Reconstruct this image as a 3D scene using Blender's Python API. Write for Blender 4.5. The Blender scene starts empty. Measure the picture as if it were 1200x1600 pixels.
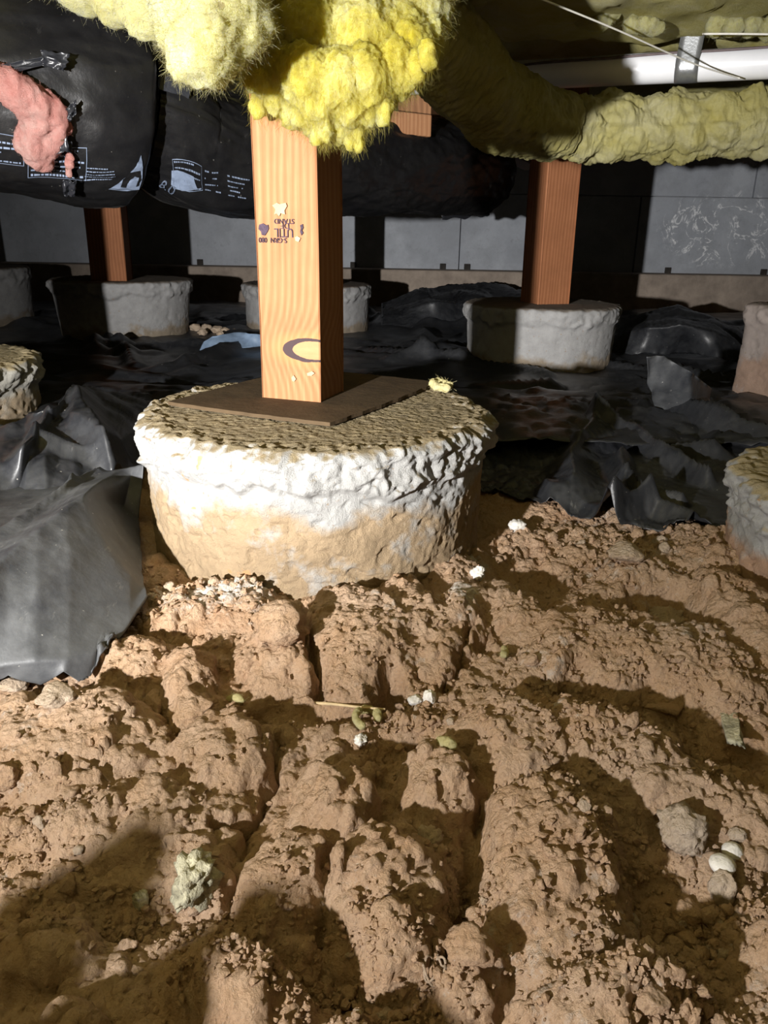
import bpy, bmesh, math, random
import numpy as np
from mathutils import Vector, Matrix, Euler

random.seed(7)
rng = np.random.default_rng(7)
SC = bpy.context.scene
COL = SC.collection

# ------------------------------------------------------------------ camera
FPX = 1200.0
CAM = Vector((0.0, 0.0, 0.42))
ROT = (Matrix.Rotation(math.radians(70.0), 3, 'X') @ Matrix.Rotation(math.radians(1.0), 3, 'Z'))
cam_d = bpy.data.cameras.new('camera')
cam_d.sensor_fit = 'VERTICAL'
cam_d.sensor_height = 24.0
cam_d.lens = 24.0 * FPX / 1600.0
cam_d.clip_start = 0.01
cam = bpy.data.objects.new('camera', cam_d)
cam.matrix_world = Matrix.Translation(CAM) @ ROT.to_4x4()
COL.objects.link(cam)
SC.camera = cam

# ------------------------------------------------------------------ world, light, exposure
world = bpy.data.worlds.new('world')
world.use_nodes = True
bg = world.node_tree.nodes['Background']
bg.inputs[0].default_value = (0.02, 0.02, 0.022, 1)
bg.inputs[1].default_value = 0.0
SC.world = world
SC.view_settings.view_transform = 'Standard'
SC.view_settings.look = 'None'
SC.view_settings.gamma = 1.0
SC.view_settings.use_curve_mapping = False
SC.view_settings.exposure = 0.28

LAMP = Vector((-0.565, -0.30, 0.41))


def spot(name, energy, aim, cone, blend, radius, color=(1, 0.97, 0.92)):
    d = bpy.data.lights.new(name, 'SPOT')
    d.energy = energy
    d.spot_size = math.radians(cone)
    d.spot_blend = blend
    d.shadow_soft_size = radius
    d.color = color
    o = bpy.data.objects.new(name, d)
    o.location = LAMP
    o.rotation_euler = (Vector(aim) - LAMP).to_track_quat('-Z', 'Y').to_euler()
    COL.objects.link(o)
    return o


# the photographer's torch, held out of the picture to the left: its wide spill and its centre beam
spot('torch_spill_offscreen', 50, (0.25, 1.2, 0.62), 174, 0.35, 0.014, (1, 0.98, 0.96))
spot('torch_beam_offscreen', 260, (0.55, 4.4, 0.75), 62, 1.0, 0.014, (1, 0.98, 0.96))

# ------------------------------------------------------------------ pixel helpers (1200 x 1600 frame)


def ray(px, py):
    return ROT @ Vector(((px - 600) / FPX, (800 - py) / FPX, -1.0))


def at(px, py, t):            # point at axis depth t
    return CAM + ray(px, py) * t


def onz(px, py, z):           # point at height z
    d = ray(px, py)
    return CAM + d * ((z - CAM.z) / d.z)


def aty(px, py, y):           # point at world depth y
    d = ray(px, py)
    return CAM + d * ((y - CAM.y) / d.y)


def hit(px, py, p, n):
    d = ray(px, py)
    return CAM + d * ((p - CAM).dot(n) / d.dot(n))


# ------------------------------------------------------------------ noise
def _h(ix, iy, iz, s):
    h = (ix * 374761393 + iy * 668265263 + iz * 2147483647 + s * 974634777) & 0xFFFFFFFF
    h = ((h ^ (h >> 13)) * 1274126177) & 0xFFFFFFFF
    h = ((h ^ (h >> 16)) * 2246822519) & 0xFFFFFFFF
    return h ^ (h >> 15)


def rnd(ix, iy, iz, s):
    return (_h(ix.astype(np.int64), iy.astype(np.int64), iz.astype(np.int64), s) & 0xFFFFFF) / float(0xFFFFFF)


def noise3(x, y, z, s=0):
    x = np.asarray(x, float); y = np.asarray(y, float); z = np.asarray(z, float) + np.zeros_like(x)
    ix = np.floor(x).astype(np.int64); iy = np.floor(y).astype(np.int64); iz = np.floor(z).astype(np.int64)
    fx, fy, fz = x - ix, y - iy, z - iz
    u = fx * fx * fx * (fx * (fx * 6 - 15) + 10)
    v = fy * fy * fy * (fy * (fy * 6 - 15) + 10)
    w = fz * fz * fz * (fz * (fz * 6 - 15) + 10)

    def g(a, b, c):
        hh = _h(ix + a, iy + b, iz + c, s)
        gx = ((hh & 1023) / 511.5 - 1); gy = (((hh >> 10) & 1023) / 511.5 - 1); gz = (((hh >> 20) & 1023) / 511.5 - 1)
        return gx * (fx - a) + gy * (fy - b) + gz * (fz - c)
    def L(a, b, t):
        return a + (b - a) * t
    return L(L(L(g(0, 0, 0), g(1, 0, 0), u), L(g(0, 1, 0), g(1, 1, 0), u), v),
             L(L(g(0, 0, 1), g(1, 0, 1), u), L(g(0, 1, 1), g(1, 1, 1), u), v), w) * 1.2


def noise2(x, y, s=0):
    ix = np.floor(x).astype(np.int64); iy = np.floor(y).astype(np.int64)
    fx, fy = x - ix, y - iy
    u = fx * fx * fx * (fx * (fx * 6 - 15) + 10)
    v = fy * fy * fy * (fy * (fy * 6 - 15) + 10)

    def g(a, b):
        hh = _h(ix + a, iy + b, ix * 0, s)
        return ((hh & 4095) / 2047.5 - 1) * (fx - a) + (((hh >> 12) & 4095) / 2047.5 - 1) * (fy - b)
    a = g(0, 0); a = a + (g(1, 0) - a) * u
    b = g(0, 1); b = b + (g(1, 1) - b) * u
    return (a + (b - a) * v) * 1.4


def fbm2(x, y, octv, s=0, gain=0.5, ridged=False):
    r = 0; a = 1.0; f = 1.0
    for k in range(octv):
        n = noise2(x * f + k * 17.3, y * f - k * 9.1, s + k)
        if ridged:
            n = 0.5 - np.abs(n)
        r = r + a * n; a *= gain; f *= 2.03
    return r


def fbm3(x, y, z, octv, s=0, gain=0.5, ridged=False):
    r = 0; a = 1.0; f = 1.0
    for k in range(octv):
        n = noise3(x * f + k * 17.3, y * f - k * 9.1, z * f + k * 3.7, s + k)
        if ridged:
            n = 0.5 - np.abs(n)
        r = r + a * n; a *= gain; f *= 2.03
    return r


def worley2(x, y, s=0):
    ix = np.floor(x); iy = np.floor(y)
    f1 = np.full_like(x, 9.0); f2 = np.full_like(x, 9.0); cid = np.zeros_like(x)
    for a in (-1, 0, 1):
        for b in (-1, 0, 1):
            cx, cy = ix + a, iy + b
            z = cx * 0
            px = cx + rnd(cx, cy, z, s); py = cy + rnd(cx, cy, z, s + 1)
            d = np.hypot(px - x, py - y)
            near = d < f1
            f2 = np.where(near, f1, np.minimum(f2, d))
            cid = np.where(near, rnd(cx, cy, z, s + 2), cid)
            f1 = np.where(near, d, f1)
    return f1, f2, cid


def facets(x, y, s=0, slope=0.55, k=2):
    """piecewise planar crumple: upper envelope of random planes, creases between"""
    ix = np.floor(x); iy = np.floor(y)
    best = np.full_like(x, -9.0)
    for a in range(-k, k + 1):
        for b in range(-k, k + 1):
            cx, cy = ix + a, iy + b
            z = cx * 0
            dx = x - (cx + rnd(cx, cy, z, s)); dy = y - (cy + rnd(cx, cy, z, s + 1))
            gx = (rnd(cx, cy, z, s + 2) - .5) * 2 * slope; gy = (rnd(cx, cy, z, s + 3) - .5) * 2 * slope
            best = np.maximum(best, rnd(cx, cy, z, s + 4) * .5 + gx * dx + gy * dy - .45 * (dx * dx + dy * dy))
    return best


def smooth(a, b, x):
    t = np.clip((x - a) / (b - a), 0, 1)
    return t * t * (3 - 2 * t)


# ------------------------------------------------------------------ mesh helpers
def mesh_np(name, V, F, smooth_shade=True):
    """V (n,3), F (m,4) or (m,3)"""
    V = np.ascontiguousarray(V, dtype=np.float32); F = np.ascontiguousarray(F, dtype=np.int32)
    m = bpy.data.meshes.new(name)
    k = F.shape[1]
    m.vertices.add(len(V)); m.vertices.foreach_set('co', V.ravel())
    m.loops.add(F.size); m.loops.foreach_set('vertex_index', F.ravel())
    m.polygons.add(len(F))
    m.polygons.foreach_set('loop_start', np.arange(0, F.size, k, dtype=np.int32))
    m.polygons.foreach_set('use_smooth', np.full(len(F), smooth_shade, dtype=bool))
    m.update(calc_edges=True)
    return m


def grid_faces(n, m, wrap_n=False, wrap_m=False):
    """vertex index i*m+j"""
    I = np.arange(n if wrap_n else n - 1); J = np.arange(m if wrap_m else m - 1)
    i, j = np.meshgrid(I, J, indexing='ij')
    i2, j2 = (i + 1) % n, (j + 1) % m
    return np.stack([i * m + j, i2 * m + j, i2 * m + j2, i * m + j2], -1).reshape(-1, 4)


def link(name, mesh, mat=None, parent=None, loc=None, rot=None):
    o = bpy.data.objects.new(name, mesh)
    COL.objects.link(o)
    if mat is not None and mesh is not None and not mesh.materials:
        mesh.materials.append(mat)
    if loc is not None:
        o.location = loc
    if rot is not None:
        o.rotation_euler = rot
    if parent is not None:
        o.parent = parent
    return o


def tag(o, label, cat, group=None, kind=None):
    o['label'] = label
    o['category'] = cat
    if group:
        o['group'] = group
    if kind:
        o['kind'] = kind
    return o


def bm_mesh(name, bm, smooth_shade=False):
    m = bpy.data.meshes.new(name)
    bmesh.ops.recalc_face_normals(bm, faces=bm.faces)
    bm.to_mesh(m); bm.free()
    if smooth_shade:
        for p in m.polygons:
            p.use_smooth = True
    return m


def box_bm(sx, sy, sz, bevel=0.0, z0=0.0, seg=2):
    bm = bmesh.new()
    bmesh.ops.create_cube(bm, size=1)
    for v in bm.verts:
        v.co = Vector((v.co.x * sx, v.co.y * sy, (v.co.z + .5) * sz + z0))
    if bevel:
        bmesh.ops.bevel(bm, geom=bm.edges[:], offset=bevel, segments=seg, affect='EDGES', profile=.5)
    return bm


def co_of(m):
    a = np.empty(len(m.vertices) * 3, np.float32); m.vertices.foreach_get('co', a)
    return a.reshape(-1, 3).astype(float)


def no_of(m):
    a = np.empty(len(m.vertices) * 3, np.float32); m.vertices.foreach_get('normal', a)
    return a.reshape(-1, 3).astype(float)


def put(m, V):
    m.vertices.foreach_set('co', np.ascontiguousarray(V, np.float32).ravel()); m.update()


def attr(m, name, val):
    a = m.attributes.new(name, 'FLOAT', 'POINT')
    a.data.foreach_set('value', np.ascontiguousarray(val, np.float32))


def ico(sub):
    bm = bmesh.new(); bmesh.ops.create_icosphere(bm, subdivisions=sub, radius=1)
    V = np.array([v.co[:] for v in bm.verts]); bm.verts.ensure_lookup_table()
    F = np.array([[v.index for v in f.verts] for f in bm.faces]); bm.free()
    return V, F


def catmull(P, n):
    P = np.array(P, float)
    Q = np.vstack([2 * P[0] - P[1], P, 2 * P[-1] - P[-2]])
    out = []
    for i in range(len(P) - 1):
        p0, p1, p2, p3 = Q[i:i + 4]
        for t in np.linspace(0, 1, n, endpoint=False):
            out.append(.5 * (2 * p1 + (p2 - p0) * t + (2 * p0 - 5 * p1 + 4 * p2 - p3) * t * t + (3 * p1 - p0 - 3 * p2 + p3) * t ** 3))
    out.append(P[-1])
    return np.array(out)


def tube_frames(C):
    T = np.gradient(C, axis=0); T /= np.linalg.norm(T, axis=1)[:, None]
    S = np.cross(T, [0, 0, 1.0]); S /= np.linalg.norm(S, axis=1)[:, None]
    U = np.cross(S, T)
    return T, S, U


def tube(name, C, radius, m=16, disp=None):
    """closed tube along C; disp(s, phi) extra radius"""
    C = np.array(C, float); n = len(C)
    T, S, U = tube_frames(C)
    s = np.concatenate([[0], np.cumsum(np.linalg.norm(np.diff(C, axis=0), axis=1))])
    ph = np.arange(m) * 2 * math.pi / m
    r = np.broadcast_to(np.asarray(radius, float), (n,))[:, None] + np.zeros((1, m))
    if disp is not None:
        r = r + disp(s[:, None] + 0 * ph[None], ph[None] + 0 * s[:, None])
    V = C[:, None] + r[..., None] * (np.cos(ph)[None, :, None] * S[:, None] + np.sin(ph)[None, :, None] * U[:, None])
    F = grid_faces(n, m, wrap_m=True)[:, ::-1]
    V = V.reshape(-1, 3)
    k = len(V)
    V = np.vstack([V, C[:1], C[-1:]])
    cap = []
    for j in range(m):
        cap.append([k, j, (j + 1) % m, k]); cap.append([k + 1, (n - 1) * m + (j + 1) % m, (n - 1) * m + j, k + 1])
    bm_ = bpy.data.meshes.new(name)
    faces = [tuple(f) for f in F] + [tuple(c[:3]) for c in cap]
    bm_.from_pydata([tuple(v) for v in V], [], faces)
    for p in bm_.polygons:
        p.use_smooth = True
    bm_.update()
    return bm_


# ------------------------------------------------------------------ materials
class NT:
    def __init__(s, name):
        s.mat = bpy.data.materials.new(name); s.mat.use_nodes = True
        s.t = s.mat.node_tree; s.t.nodes.clear()
        s.out = s.t.nodes.new('ShaderNodeOutputMaterial')
        s.p = s.t.nodes.new('ShaderNodeBsdfPrincipled')
        s.t.links.new(s.p.outputs[0], s.out.inputs[0])
        s.tc = s.t.nodes.new('ShaderNodeTexCoord')
        s.obj = s.tc.outputs['Object']

    def n(s, typ, **kw):
        nd = s.t.nodes.new(typ)
        for k, v in kw.items():
            if k.startswith('_'):
                setattr(nd, k[1:], v)
            else:
                key = int(k[1:]) if k[0] == 'i' and k[1:].isdigit() else k
                s.set(nd.inputs[key], v)
        return nd

    def set(s, sock, v):
        if isinstance(v, bpy.types.NodeSocket):
            s.t.links.new(v, sock)
        elif isinstance(v, (tuple, list)) and len(v) == 3 and sock.type == 'RGBA':
            sock.default_value = (*v, 1)
        else:
            sock.default_value = v

    def noise(s, scale, detail=6, rough=.55, vec=None, dist=0.0):
        return s.n('ShaderNodeTexNoise', Vector=vec or s.obj, Scale=scale, Detail=detail, Roughness=rough, Distortion=dist).outputs[0]

    def map(s, scale=(1, 1, 1), rot=(0, 0, 0), loc=(0, 0, 0), vec=None):
        return s.n('ShaderNodeMapping', Vector=vec or s.obj, Scale=scale, Rotation=rot, Location=loc).outputs[0]

    def ramp(s, fac, *stops):
        nd = s.n('ShaderNodeValToRGB', Fac=fac)
        e = nd.color_ramp.elements
        while len(e) < len(stops):
            e.new(.5)
        for el, (p, c) in zip(e, stops):
            el.position = p; el.color = (*c, 1) if not isinstance(c, (int, float)) else (c, c, c, 1)
        return nd.outputs[0]

    def mix(s, fac, a, b, mode='MIX'):
        nd = s.t.nodes.new('ShaderNodeMix'); nd.data_type = 'RGBA'; nd.blend_type = mode
        s.set(nd.inputs[0], fac); s.set(nd.inputs[6], a); s.set(nd.inputs[7], b)
        return nd.outputs[2]

    def m(s, op, a, b=0.0, c=None):
        nd = s.t.nodes.new('ShaderNodeMath'); nd.operation = op
        s.set(nd.inputs[0], a); s.set(nd.inputs[1], b)
        if c is not None:
            s.set(nd.inputs[2], c)
        return nd.outputs[0]

    def xyz(s, vec=None):
        return s.n('ShaderNodeSeparateXYZ', i0=vec or s.obj).outputs

    def bump(s, h, strength=.5, dist=.002, normal=None):
        nd = s.n('ShaderNodeBump', Height=h, Strength=strength, Distance=dist)
        if normal is not None:
            s.t.links.new(normal, nd.inputs['Normal'])
        return nd.outputs[0]

    def done(s, color=None, rough=None, normal=None, spec=None, **kw):
        if color is not None:
            s.set(s.p.inputs['Base Color'], color)
        if rough is not None:
            s.set(s.p.inputs['Roughness'], rough)
        if normal is not None:
            s.set(s.p.inputs['Normal'], normal)
        if spec is not None:
            s.set(s.p.inputs['Specular IOR Level'], spec)
        for k, v in kw.items():
            s.set(s.p.inputs[k.replace('_', ' ')], v)
        return s.mat

    def attr(s, name):
        return s.n('ShaderNodeAttribute', _attribute_name=name).outputs['Fac']

    def nz(s):
        g = s.t.nodes.new('ShaderNodeNewGeometry')
        return s.xyz(g.outputs['Normal'])[2]


def M_dirt(name, chalk=True, tint=(1, 1, 1)):
    n = NT(name)
    n.obj = n.t.nodes.new('ShaderNodeNewGeometry').outputs['Position']
    big = n.noise(7, 5, .6)
    mid = n.noise(42, 8, .65)
    fine = n.noise(420, 6, .7)
    c = n.ramp(big, (.3, (.45, .27, .155)), (.5, (.54, .35, .21)), (.7, (.55, .395, .28)))
    c = n.mix(n.ramp(mid, (.35, 0), (.7, .75)), c, (.60, .43, .30))
    c = n.mix(n.ramp(fine, (.30, .5), (.48, 0)), c, (.27, .155, .085))
    speck = n.noise(900, 2, .5)
    c = n.mix(n.ramp(speck, (.66, 0), (.74, .6)), c, (.62, .55, .46))
    if chalk:
        ch = n.m('ADD', n.attr('chalk'), n.m('MULTIPLY', n.m('SUBTRACT', n.noise(60, 8, .7), .5), 1.5))
        c = n.mix(n.ramp(ch, (.34, 0), (.66, .8)), c, (.70, .67, .62))
    if tint != (1, 1, 1):
        c = n.mix(1.0, c, tint, 'MULTIPLY')
    h = n.m('ADD', n.m('MULTIPLY', n.noise(190, 8, .7), 1.0), n.m('MULTIPLY', fine, .6))
    h2 = n.ramp(n.n('ShaderNodeTexVoronoi', Vector=n.obj, Scale=210).outputs['Distance'], (.0, 1), (.6, 0))
    h = n.m('ADD', h, n.m('MULTIPLY', h2, .35))
    return n.done(c, .95, n.bump(h, 1.0, .0045), .12)


def M_concrete(name, white, tan, split, width, dusty=(.50, .40, .22), stain=1.0, bump=.0022):
    n = NT(name)
    z = n.xyz()[2]
    w = n.noise(11, 6, .6)
    f = n.m('ADD', z, n.m('MULTIPLY', n.m('SUBTRACT', w, .5), width * 2.6))
    up = n.ramp(n.m('ADD', n.m('MULTIPLY', n.m('SUBTRACT', f, split), 1.0 / width), .5), (.25, 0), (.62, 1))
    cw = n.ramp(n.noise(35, 8, .7), (.3, tuple(x * .80 for x in white)), (.6, white))
    ct = n.ramp(n.noise(26, 7, .65), (.3, tuple(x * .78 for x in tan)), (.62, tan))
    c = n.mix(up, ct, cw)
    pw = n.ramp(n.noise(16, 6, .6, vec=n.map(loc=(3, 1, 7))), (.57, 0), (.66, .75))
    c = n.mix(n.m('MULTIPLY', pw, n.m('SUBTRACT', 1.0, up)), c, white)
    sp = n.ramp(n.noise(38, 2, .5, vec=n.map(loc=(9, 4, 1))), (.715, 0), (.74, .8 * stain))
    c = n.mix(sp, c, (.50, .26, .12))
    top = n.ramp(n.nz(), (.62, 0), (.86, 1))
    dc = n.ramp(n.noise(55, 8, .7), (.35, tuple(x * .7 for x in dusty)), (.6, dusty), (.75, tuple(min(1, x * 1.5) for x in dusty)))
    c = n.mix(n.m('MULTIPLY', top, .85), c, dc)
    pit = n.ramp(n.noise(130, 3, .6), (.28, .7), (.36, 0))
    c = n.mix(pit, c, (.30, .22, .14))
    h = n.m('ADD', n.noise(150, 9, .78), n.m('MULTIPLY', n.noise(600, 4, .6), .4))
    return n.done(c, .93, n.bump(h, .9, bump), .15)


def M_wood(name, light, dark, knot=None, face=-.04):
    n = NT(name)
    x, y, z = n.xyz()
    wx = n.m('ADD', x, n.m('MULTIPLY', n.m('SUBTRACT', n.noise(9, 3, .5, vec=n.map(scale=(1, 1, .22))), .5), .035))
    wx = n.m('ADD', wx, n.m('MULTIPLY', y, .8))
    ring = None
    if knot:
        kx, kz, a, b = knot
        ex = n.m('DIVIDE', n.m('SUBTRACT', x, kx), a); ez = n.m('DIVIDE', n.m('SUBTRACT', z, kz), b)
        d = n.m('SQRT', n.m('ADD', n.m('MULTIPLY', ex, ex), n.m('MULTIPLY', ez, ez)))
        d = n.m('ADD', d, n.m('MULTIPLY', n.m('SUBTRACT', n.noise(90, 3), .5), .18))
        g = n.m('POWER', 2.718, n.m('MULTIPLY', n.m('MULTIPLY', d, d), -.16))
        wx = n.m('ADD', wx, n.m('MULTIPLY', g, .022))
        frontmask = n.m('LESS_THAN', y, face)
        thick = n.m('MULTIPLY_ADD', ex, -.09, .13)           # thicker on the far end of the ring
        ring = n.m('MULTIPLY', n.m('LESS_THAN', n.m('ABSOLUTE', n.m('SUBTRACT', d, .98)), n.m('MAXIMUM', thick, .085)), frontmask)
        halo = n.m('MULTIPLY', n.ramp(d, (.0, 0), (.40, .0), (.52, .75), (1.0, 0)), frontmask)
    rings = n.m('SINE', n.m('MULTIPLY', wx, 620.0))
    gr = n.noise(6, 9, .65, vec=n.map(scale=(60, 60, 1.5)))
    f = n.m('ADD', n.m('MULTIPLY', rings, .20), n.m('MULTIPLY', gr, .9))
    c = n.ramp(f, (.18, dark), (.52, tuple((a_ + b_) / 2 for a_, b_ in zip(light, dark))), (.75, light))
    c = n.mix(n.ramp(n.noise(14, 4, .6), (.3, .35), (.6, 0)), c, tuple(v * .7 for v in dark))
    if knot:
        c = n.mix(n.m('MULTIPLY', n.ramp(n.m('MULTIPLY', d, .4), (.36, .75), (.8, 0)), n.m('MULTIPLY', frontmask, .65)), c, (.48, .20, .07))
        inner = n.m('MULTIPLY', n.m('LESS_THAN', d, .93), frontmask)
        c = n.mix(inner, c, n.ramp(n.noise(60, 5, .6, vec=n.map(scale=(.4, 1, 1.6))), (.3, (.31, .155, .07)), (.65, (.36, .195, .095))))
        c = n.mix(ring, c, (.045, .028, .03))
    return n.done(c, .75, n.bump(f, .35, .0008), .2)


def M_plain(name, col, rough=.6, vary=.25, scale=30, bump=.3, dist=.001, spec=.4, pos=False, **kw):
    n = NT(name)
    if pos:
        n.obj = n.t.nodes.new('ShaderNodeNewGeometry').outputs['Position']
    f = n.noise(scale, 6, .6)
    c = n.ramp(f, (.3, tuple(v * (1 - vary) for v in col)), (.7, tuple(min(1, v * (1 + vary)) for v in col)))
    return n.done(c, rough, n.bump(n.noise(scale * 4, 5, .6), bump, dist), spec, **kw)


def M_plastic(name, dust=.35, dustcol=(.20, .19, .17), base=(.012, .013, .017)):
    n = NT(name)
    d = n.ramp(n.m('ADD', n.m('MULTIPLY', n.noise(9, 7, .62), .6), n.m('MULTIPLY', n.noise(38, 7, .7), .4)), (.36, dust * .12), (.5, dust * .55), (.64, dust))
    sc = n.ramp(n.noise(5, 8, .75, vec=n.map(scale=(14, 3, 6), rot=(0, 0, .5))), (.62, 0), (.70, .30))
    c = n.mix(d, base, dustcol)
    c = n.mix(n.m('MULTIPLY', sc, dust), c, (.5, .48, .44))
    sp = n.ramp(n.noise(160, 2, .5), (.74, 0), (.78, .7 * min(1, dust * 2)))
    c = n.mix(sp, c, (.6, .58, .52))
    r = n.m('MULTIPLY_ADD', d, .5, .32)
    return n.done(c, r, n.bump(n.noise(45, 5, .6), .35, .003), .5)


def M_fibre(name, lo, mid, hi, trans=.35, sss=0.0):
    n = NT(name)
    a = n.noise(13, 6, .6, dist=.6)
    b = n.noise(70, 8, .75, dist=1.2)
    c = n.ramp(n.m('ADD', n.m('MULTIPLY', a, .65), n.m('MULTIPLY', b, .35)), (.34, lo), (.5, mid), (.66, hi))
    sp = n.ramp(n.noise(70, 1, .5, vec=n.map(loc=(2, 8, 5))), (.77, 0), (.80, .6))
    c = n.mix(sp, c, (.22, .16, .06))
    n.done(c, 1.0, n.bump(n.m('ADD', b, n.noise(260, 5, .7, dist=2.0)), .8, .006), .03)
    if sss:
        n.p.inputs['Subsurface Weight'].default_value = sss
        n.p.inputs['Subsurface Radius'].default_value = (1.0, .85, .22)
        n.p.inputs['Subsurface Scale'].default_value = .035
    tr = n.n('ShaderNodeBsdfTranslucent', Color=c)
    mx = n.n('ShaderNodeMixShader', Fac=trans)
    n.t.links.new(n.p.outputs[0], mx.inputs[1]); n.t.links.new(tr.outputs[0], mx.inputs[2])
    n.t.links.new(mx.outputs[0], n.out.inputs[0])
    return n.mat


MAT = {}
MAT['dirt'] = M_dirt('dirt')
MAT['clod'] = M_dirt('clod', chalk=False)
MAT['clod_pale'] = M_dirt('clod_pale', chalk=False, tint=(1.05, 1.2, 1.35))
MAT['stone_white'] = M_plain('stone_white', (.66, .63, .58), .85, .2, 60, .6, .002, .2, True)
MAT['stone_green'] = M_plain('stone_green', (.44, .41, .29), .9, .5, 60, .9, .004, .2, True)
MAT['pier_main'] = M_concrete('pier_main', (.40, .395, .38), (.39, .287, .178), .140, .05, dusty=(.25, .185, .085), bump=.0035)
MAT['pier_pale'] = M_concrete('pier_pale', (.40, .395, .38), (.42, .27, .18), .085, .04)
MAT['pier_back'] = M_concrete('pier_back', (.39, .385, .38), (.31, .255, .19), .10, .05, dusty=(.20, .16, .12), stain=.3)
MAT['pier_left'] = M_concrete('pier_left', (.40, .385, .345), (.36, .28, .19), .12, .06)
MAT['pier_red'] = M_concrete('pier_red', (.40, .34, .31), (.42, .29, .22), .16, .06, dusty=(.22, .18, .15), stain=.3)
MAT['felt'] = M_plain('felt', (.066, .044, .024), .85, .25, 24, .5, .0015, .15)
MAT['ink'] = M_plain('ink', (.05, .035, .05), .8, .4, 300, 0, .001, .1)
MAT['wood_old'] = M_wood('wood_old', (.36, .152, .070), (.24, .094, .040))
MAT['wood_dark'] = M_wood('wood_dark', (.30, .15, .07), (.17, .08, .035))
MAT['wood_pale'] = M_wood('wood_pale', (.42, .22, .11), (.30, .14, .065))
MAT['plastic'] = M_plastic('plastic', .36, (.10, .102, .105), (.008, .009, .012))
MAT['plastic_dusty'] = M_plastic('plastic_dusty', .75, (.125, .128, .130), (.022, .024, .03))
MAT['plastic_dark'] = M_plastic('plastic_dark', .12, (.12, .12, .12))
MAT['plastic_blue'] = M_plastic('plastic_blue', .9, (.26, .36, .50), (.12, .17, .25))
MAT['duct'] = M_plastic('duct', .10, (.07, .068, .06), (.005, .005, .006))
MAT['print'] = M_plain('print', (.17, .21, .29), .45, .15, 60, 0, .001, .4)
MAT['pvc'] = M_plain('pvc', (.78, .79, .82), .35, .04, 20, .05, .001, .5)
MAT['tape'] = M_plain('tape', (.32, .33, .34), .32, .15, 60, .3, .001, .5, Metallic=.7)
MAT['string'] = M_plain('string', (.75, .73, .66), .6, .1, 200, .2, .0005, .3)
MAT['cable'] = M_plain('cable', (.12, .09, .09), .5, .2, 60, .1, .001, .3)
MAT['foil'] = M_plain('foil', (.85, .85, .85), .15, .05, 60, .6, .002, .5, Metallic=1.0)
MAT['yellow'] = M_fibre('yellow', (.50, .455, .165), (.55, .52, .26), (.58, .57, .37), .3, .5)
MAT['yellow_deep'] = M_fibre('yellow_deep', (.52, .42, .04), (.58, .51, .12), (.62, .59, .29), .3, .6)
MAT['yellow_wrap'] = M_fibre('yellow_wrap', (.48, .42, .13), (.57, .52, .225), (.62, .58, .34), .2)
MAT['pink'] = M_fibre('pink', (.52, .20, .17), (.62, .31, .27), (.66, .45, .40), .3)
MAT['scrap'] = M_fibre('scrap', (.70, .60, .25), (.78, .70, .36), (.80, .75, .50), .2)
MAT['board'] = M_plain('board', (.30, .17, .12), .85, .2, 30, .3, .001, .2)


def M_wall():
    n = NT('wall_concrete')
    n.obj = n.t.nodes.new('ShaderNodeNewGeometry').outputs['Position']
    c = n.ramp(n.noise(2.6, 7, .62), (.3, (.34, .36, .40)), (.62, (.48, .505, .545)))
    c = n.mix(n.ramp(n.noise(7, 8, .7), (.38, .55), (.58, 0)), c, (.31, .325, .35))
    c = n.mix(n.ramp(n.noise(30, 8, .75), (.30, .5), (.44, 0)), c, (.25, .26, .28))
    # white lime bloom: broken, wandering lines inside one patch of the wall
    x, y, z = n.xyz()
    ex = n.m('DIVIDE', n.m('SUBTRACT', x, 1.83), .42); ez = n.m('DIVIDE', n.m('SUBTRACT', z, .46), .20)
    r = n.m('SQRT', n.m('ADD', n.m('MULTIPLY', ex, ex), n.m('MULTIPLY', ez, ez)))
    msk = n.ramp(n.m('ADD', r, n.m('MULTIPLY', n.m('SUBTRACT', n.noise(6, 3), .5), .9)), (.75, 1), (1.0, 0))
    ef = n.noise(6.0, 4, .6, dist=1.8)
    line = n.ramp(n.m('ABSOLUTE', n.m('SUBTRACT', ef, .5)), (.0, 1), (.030, 0))
    spark = n.ramp(n.noise(30, 6, .75), (.45, 0), (.52, 1))
    c = n.mix(n.m('MULTIPLY', n.m('MULTIPLY', line, msk), spark), c, (.95, .96, .98))
    return n.done(c, .9, n.bump(n.noise(50, 6, .65), .5, .004), .2)


MAT['wall'] = M_wall()
MAT['footing'] = M_plain('footing', (.36, .295, .24), .95, .25, 14, .6, .004, .15)
MAT['wall_plain'] = M_plain('wall_plain', (.36, .37, .39), .95, .2, 3, .4, .004, .15)
MAT['joint'] = M_plain('joint', (.42, .43, .45), .95, .2, 20, .4, .003, .1)
MAT['rust'] = M_plain('rust', (.05, .045, .04), .9, .3, 60, .4, .002, .1)

# ------------------------------------------------------------------ main pier position (needed by the ground)
ZTOP = 0.207
PL = onz(202, 665, .19); PR = onz(771, 655, .19)
PIER_C = ((PL + PR) * .5); PIER_R = (PR - PL).length * .5
PX, PY = PIER_C.x, PIER_C.y + .01

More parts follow.
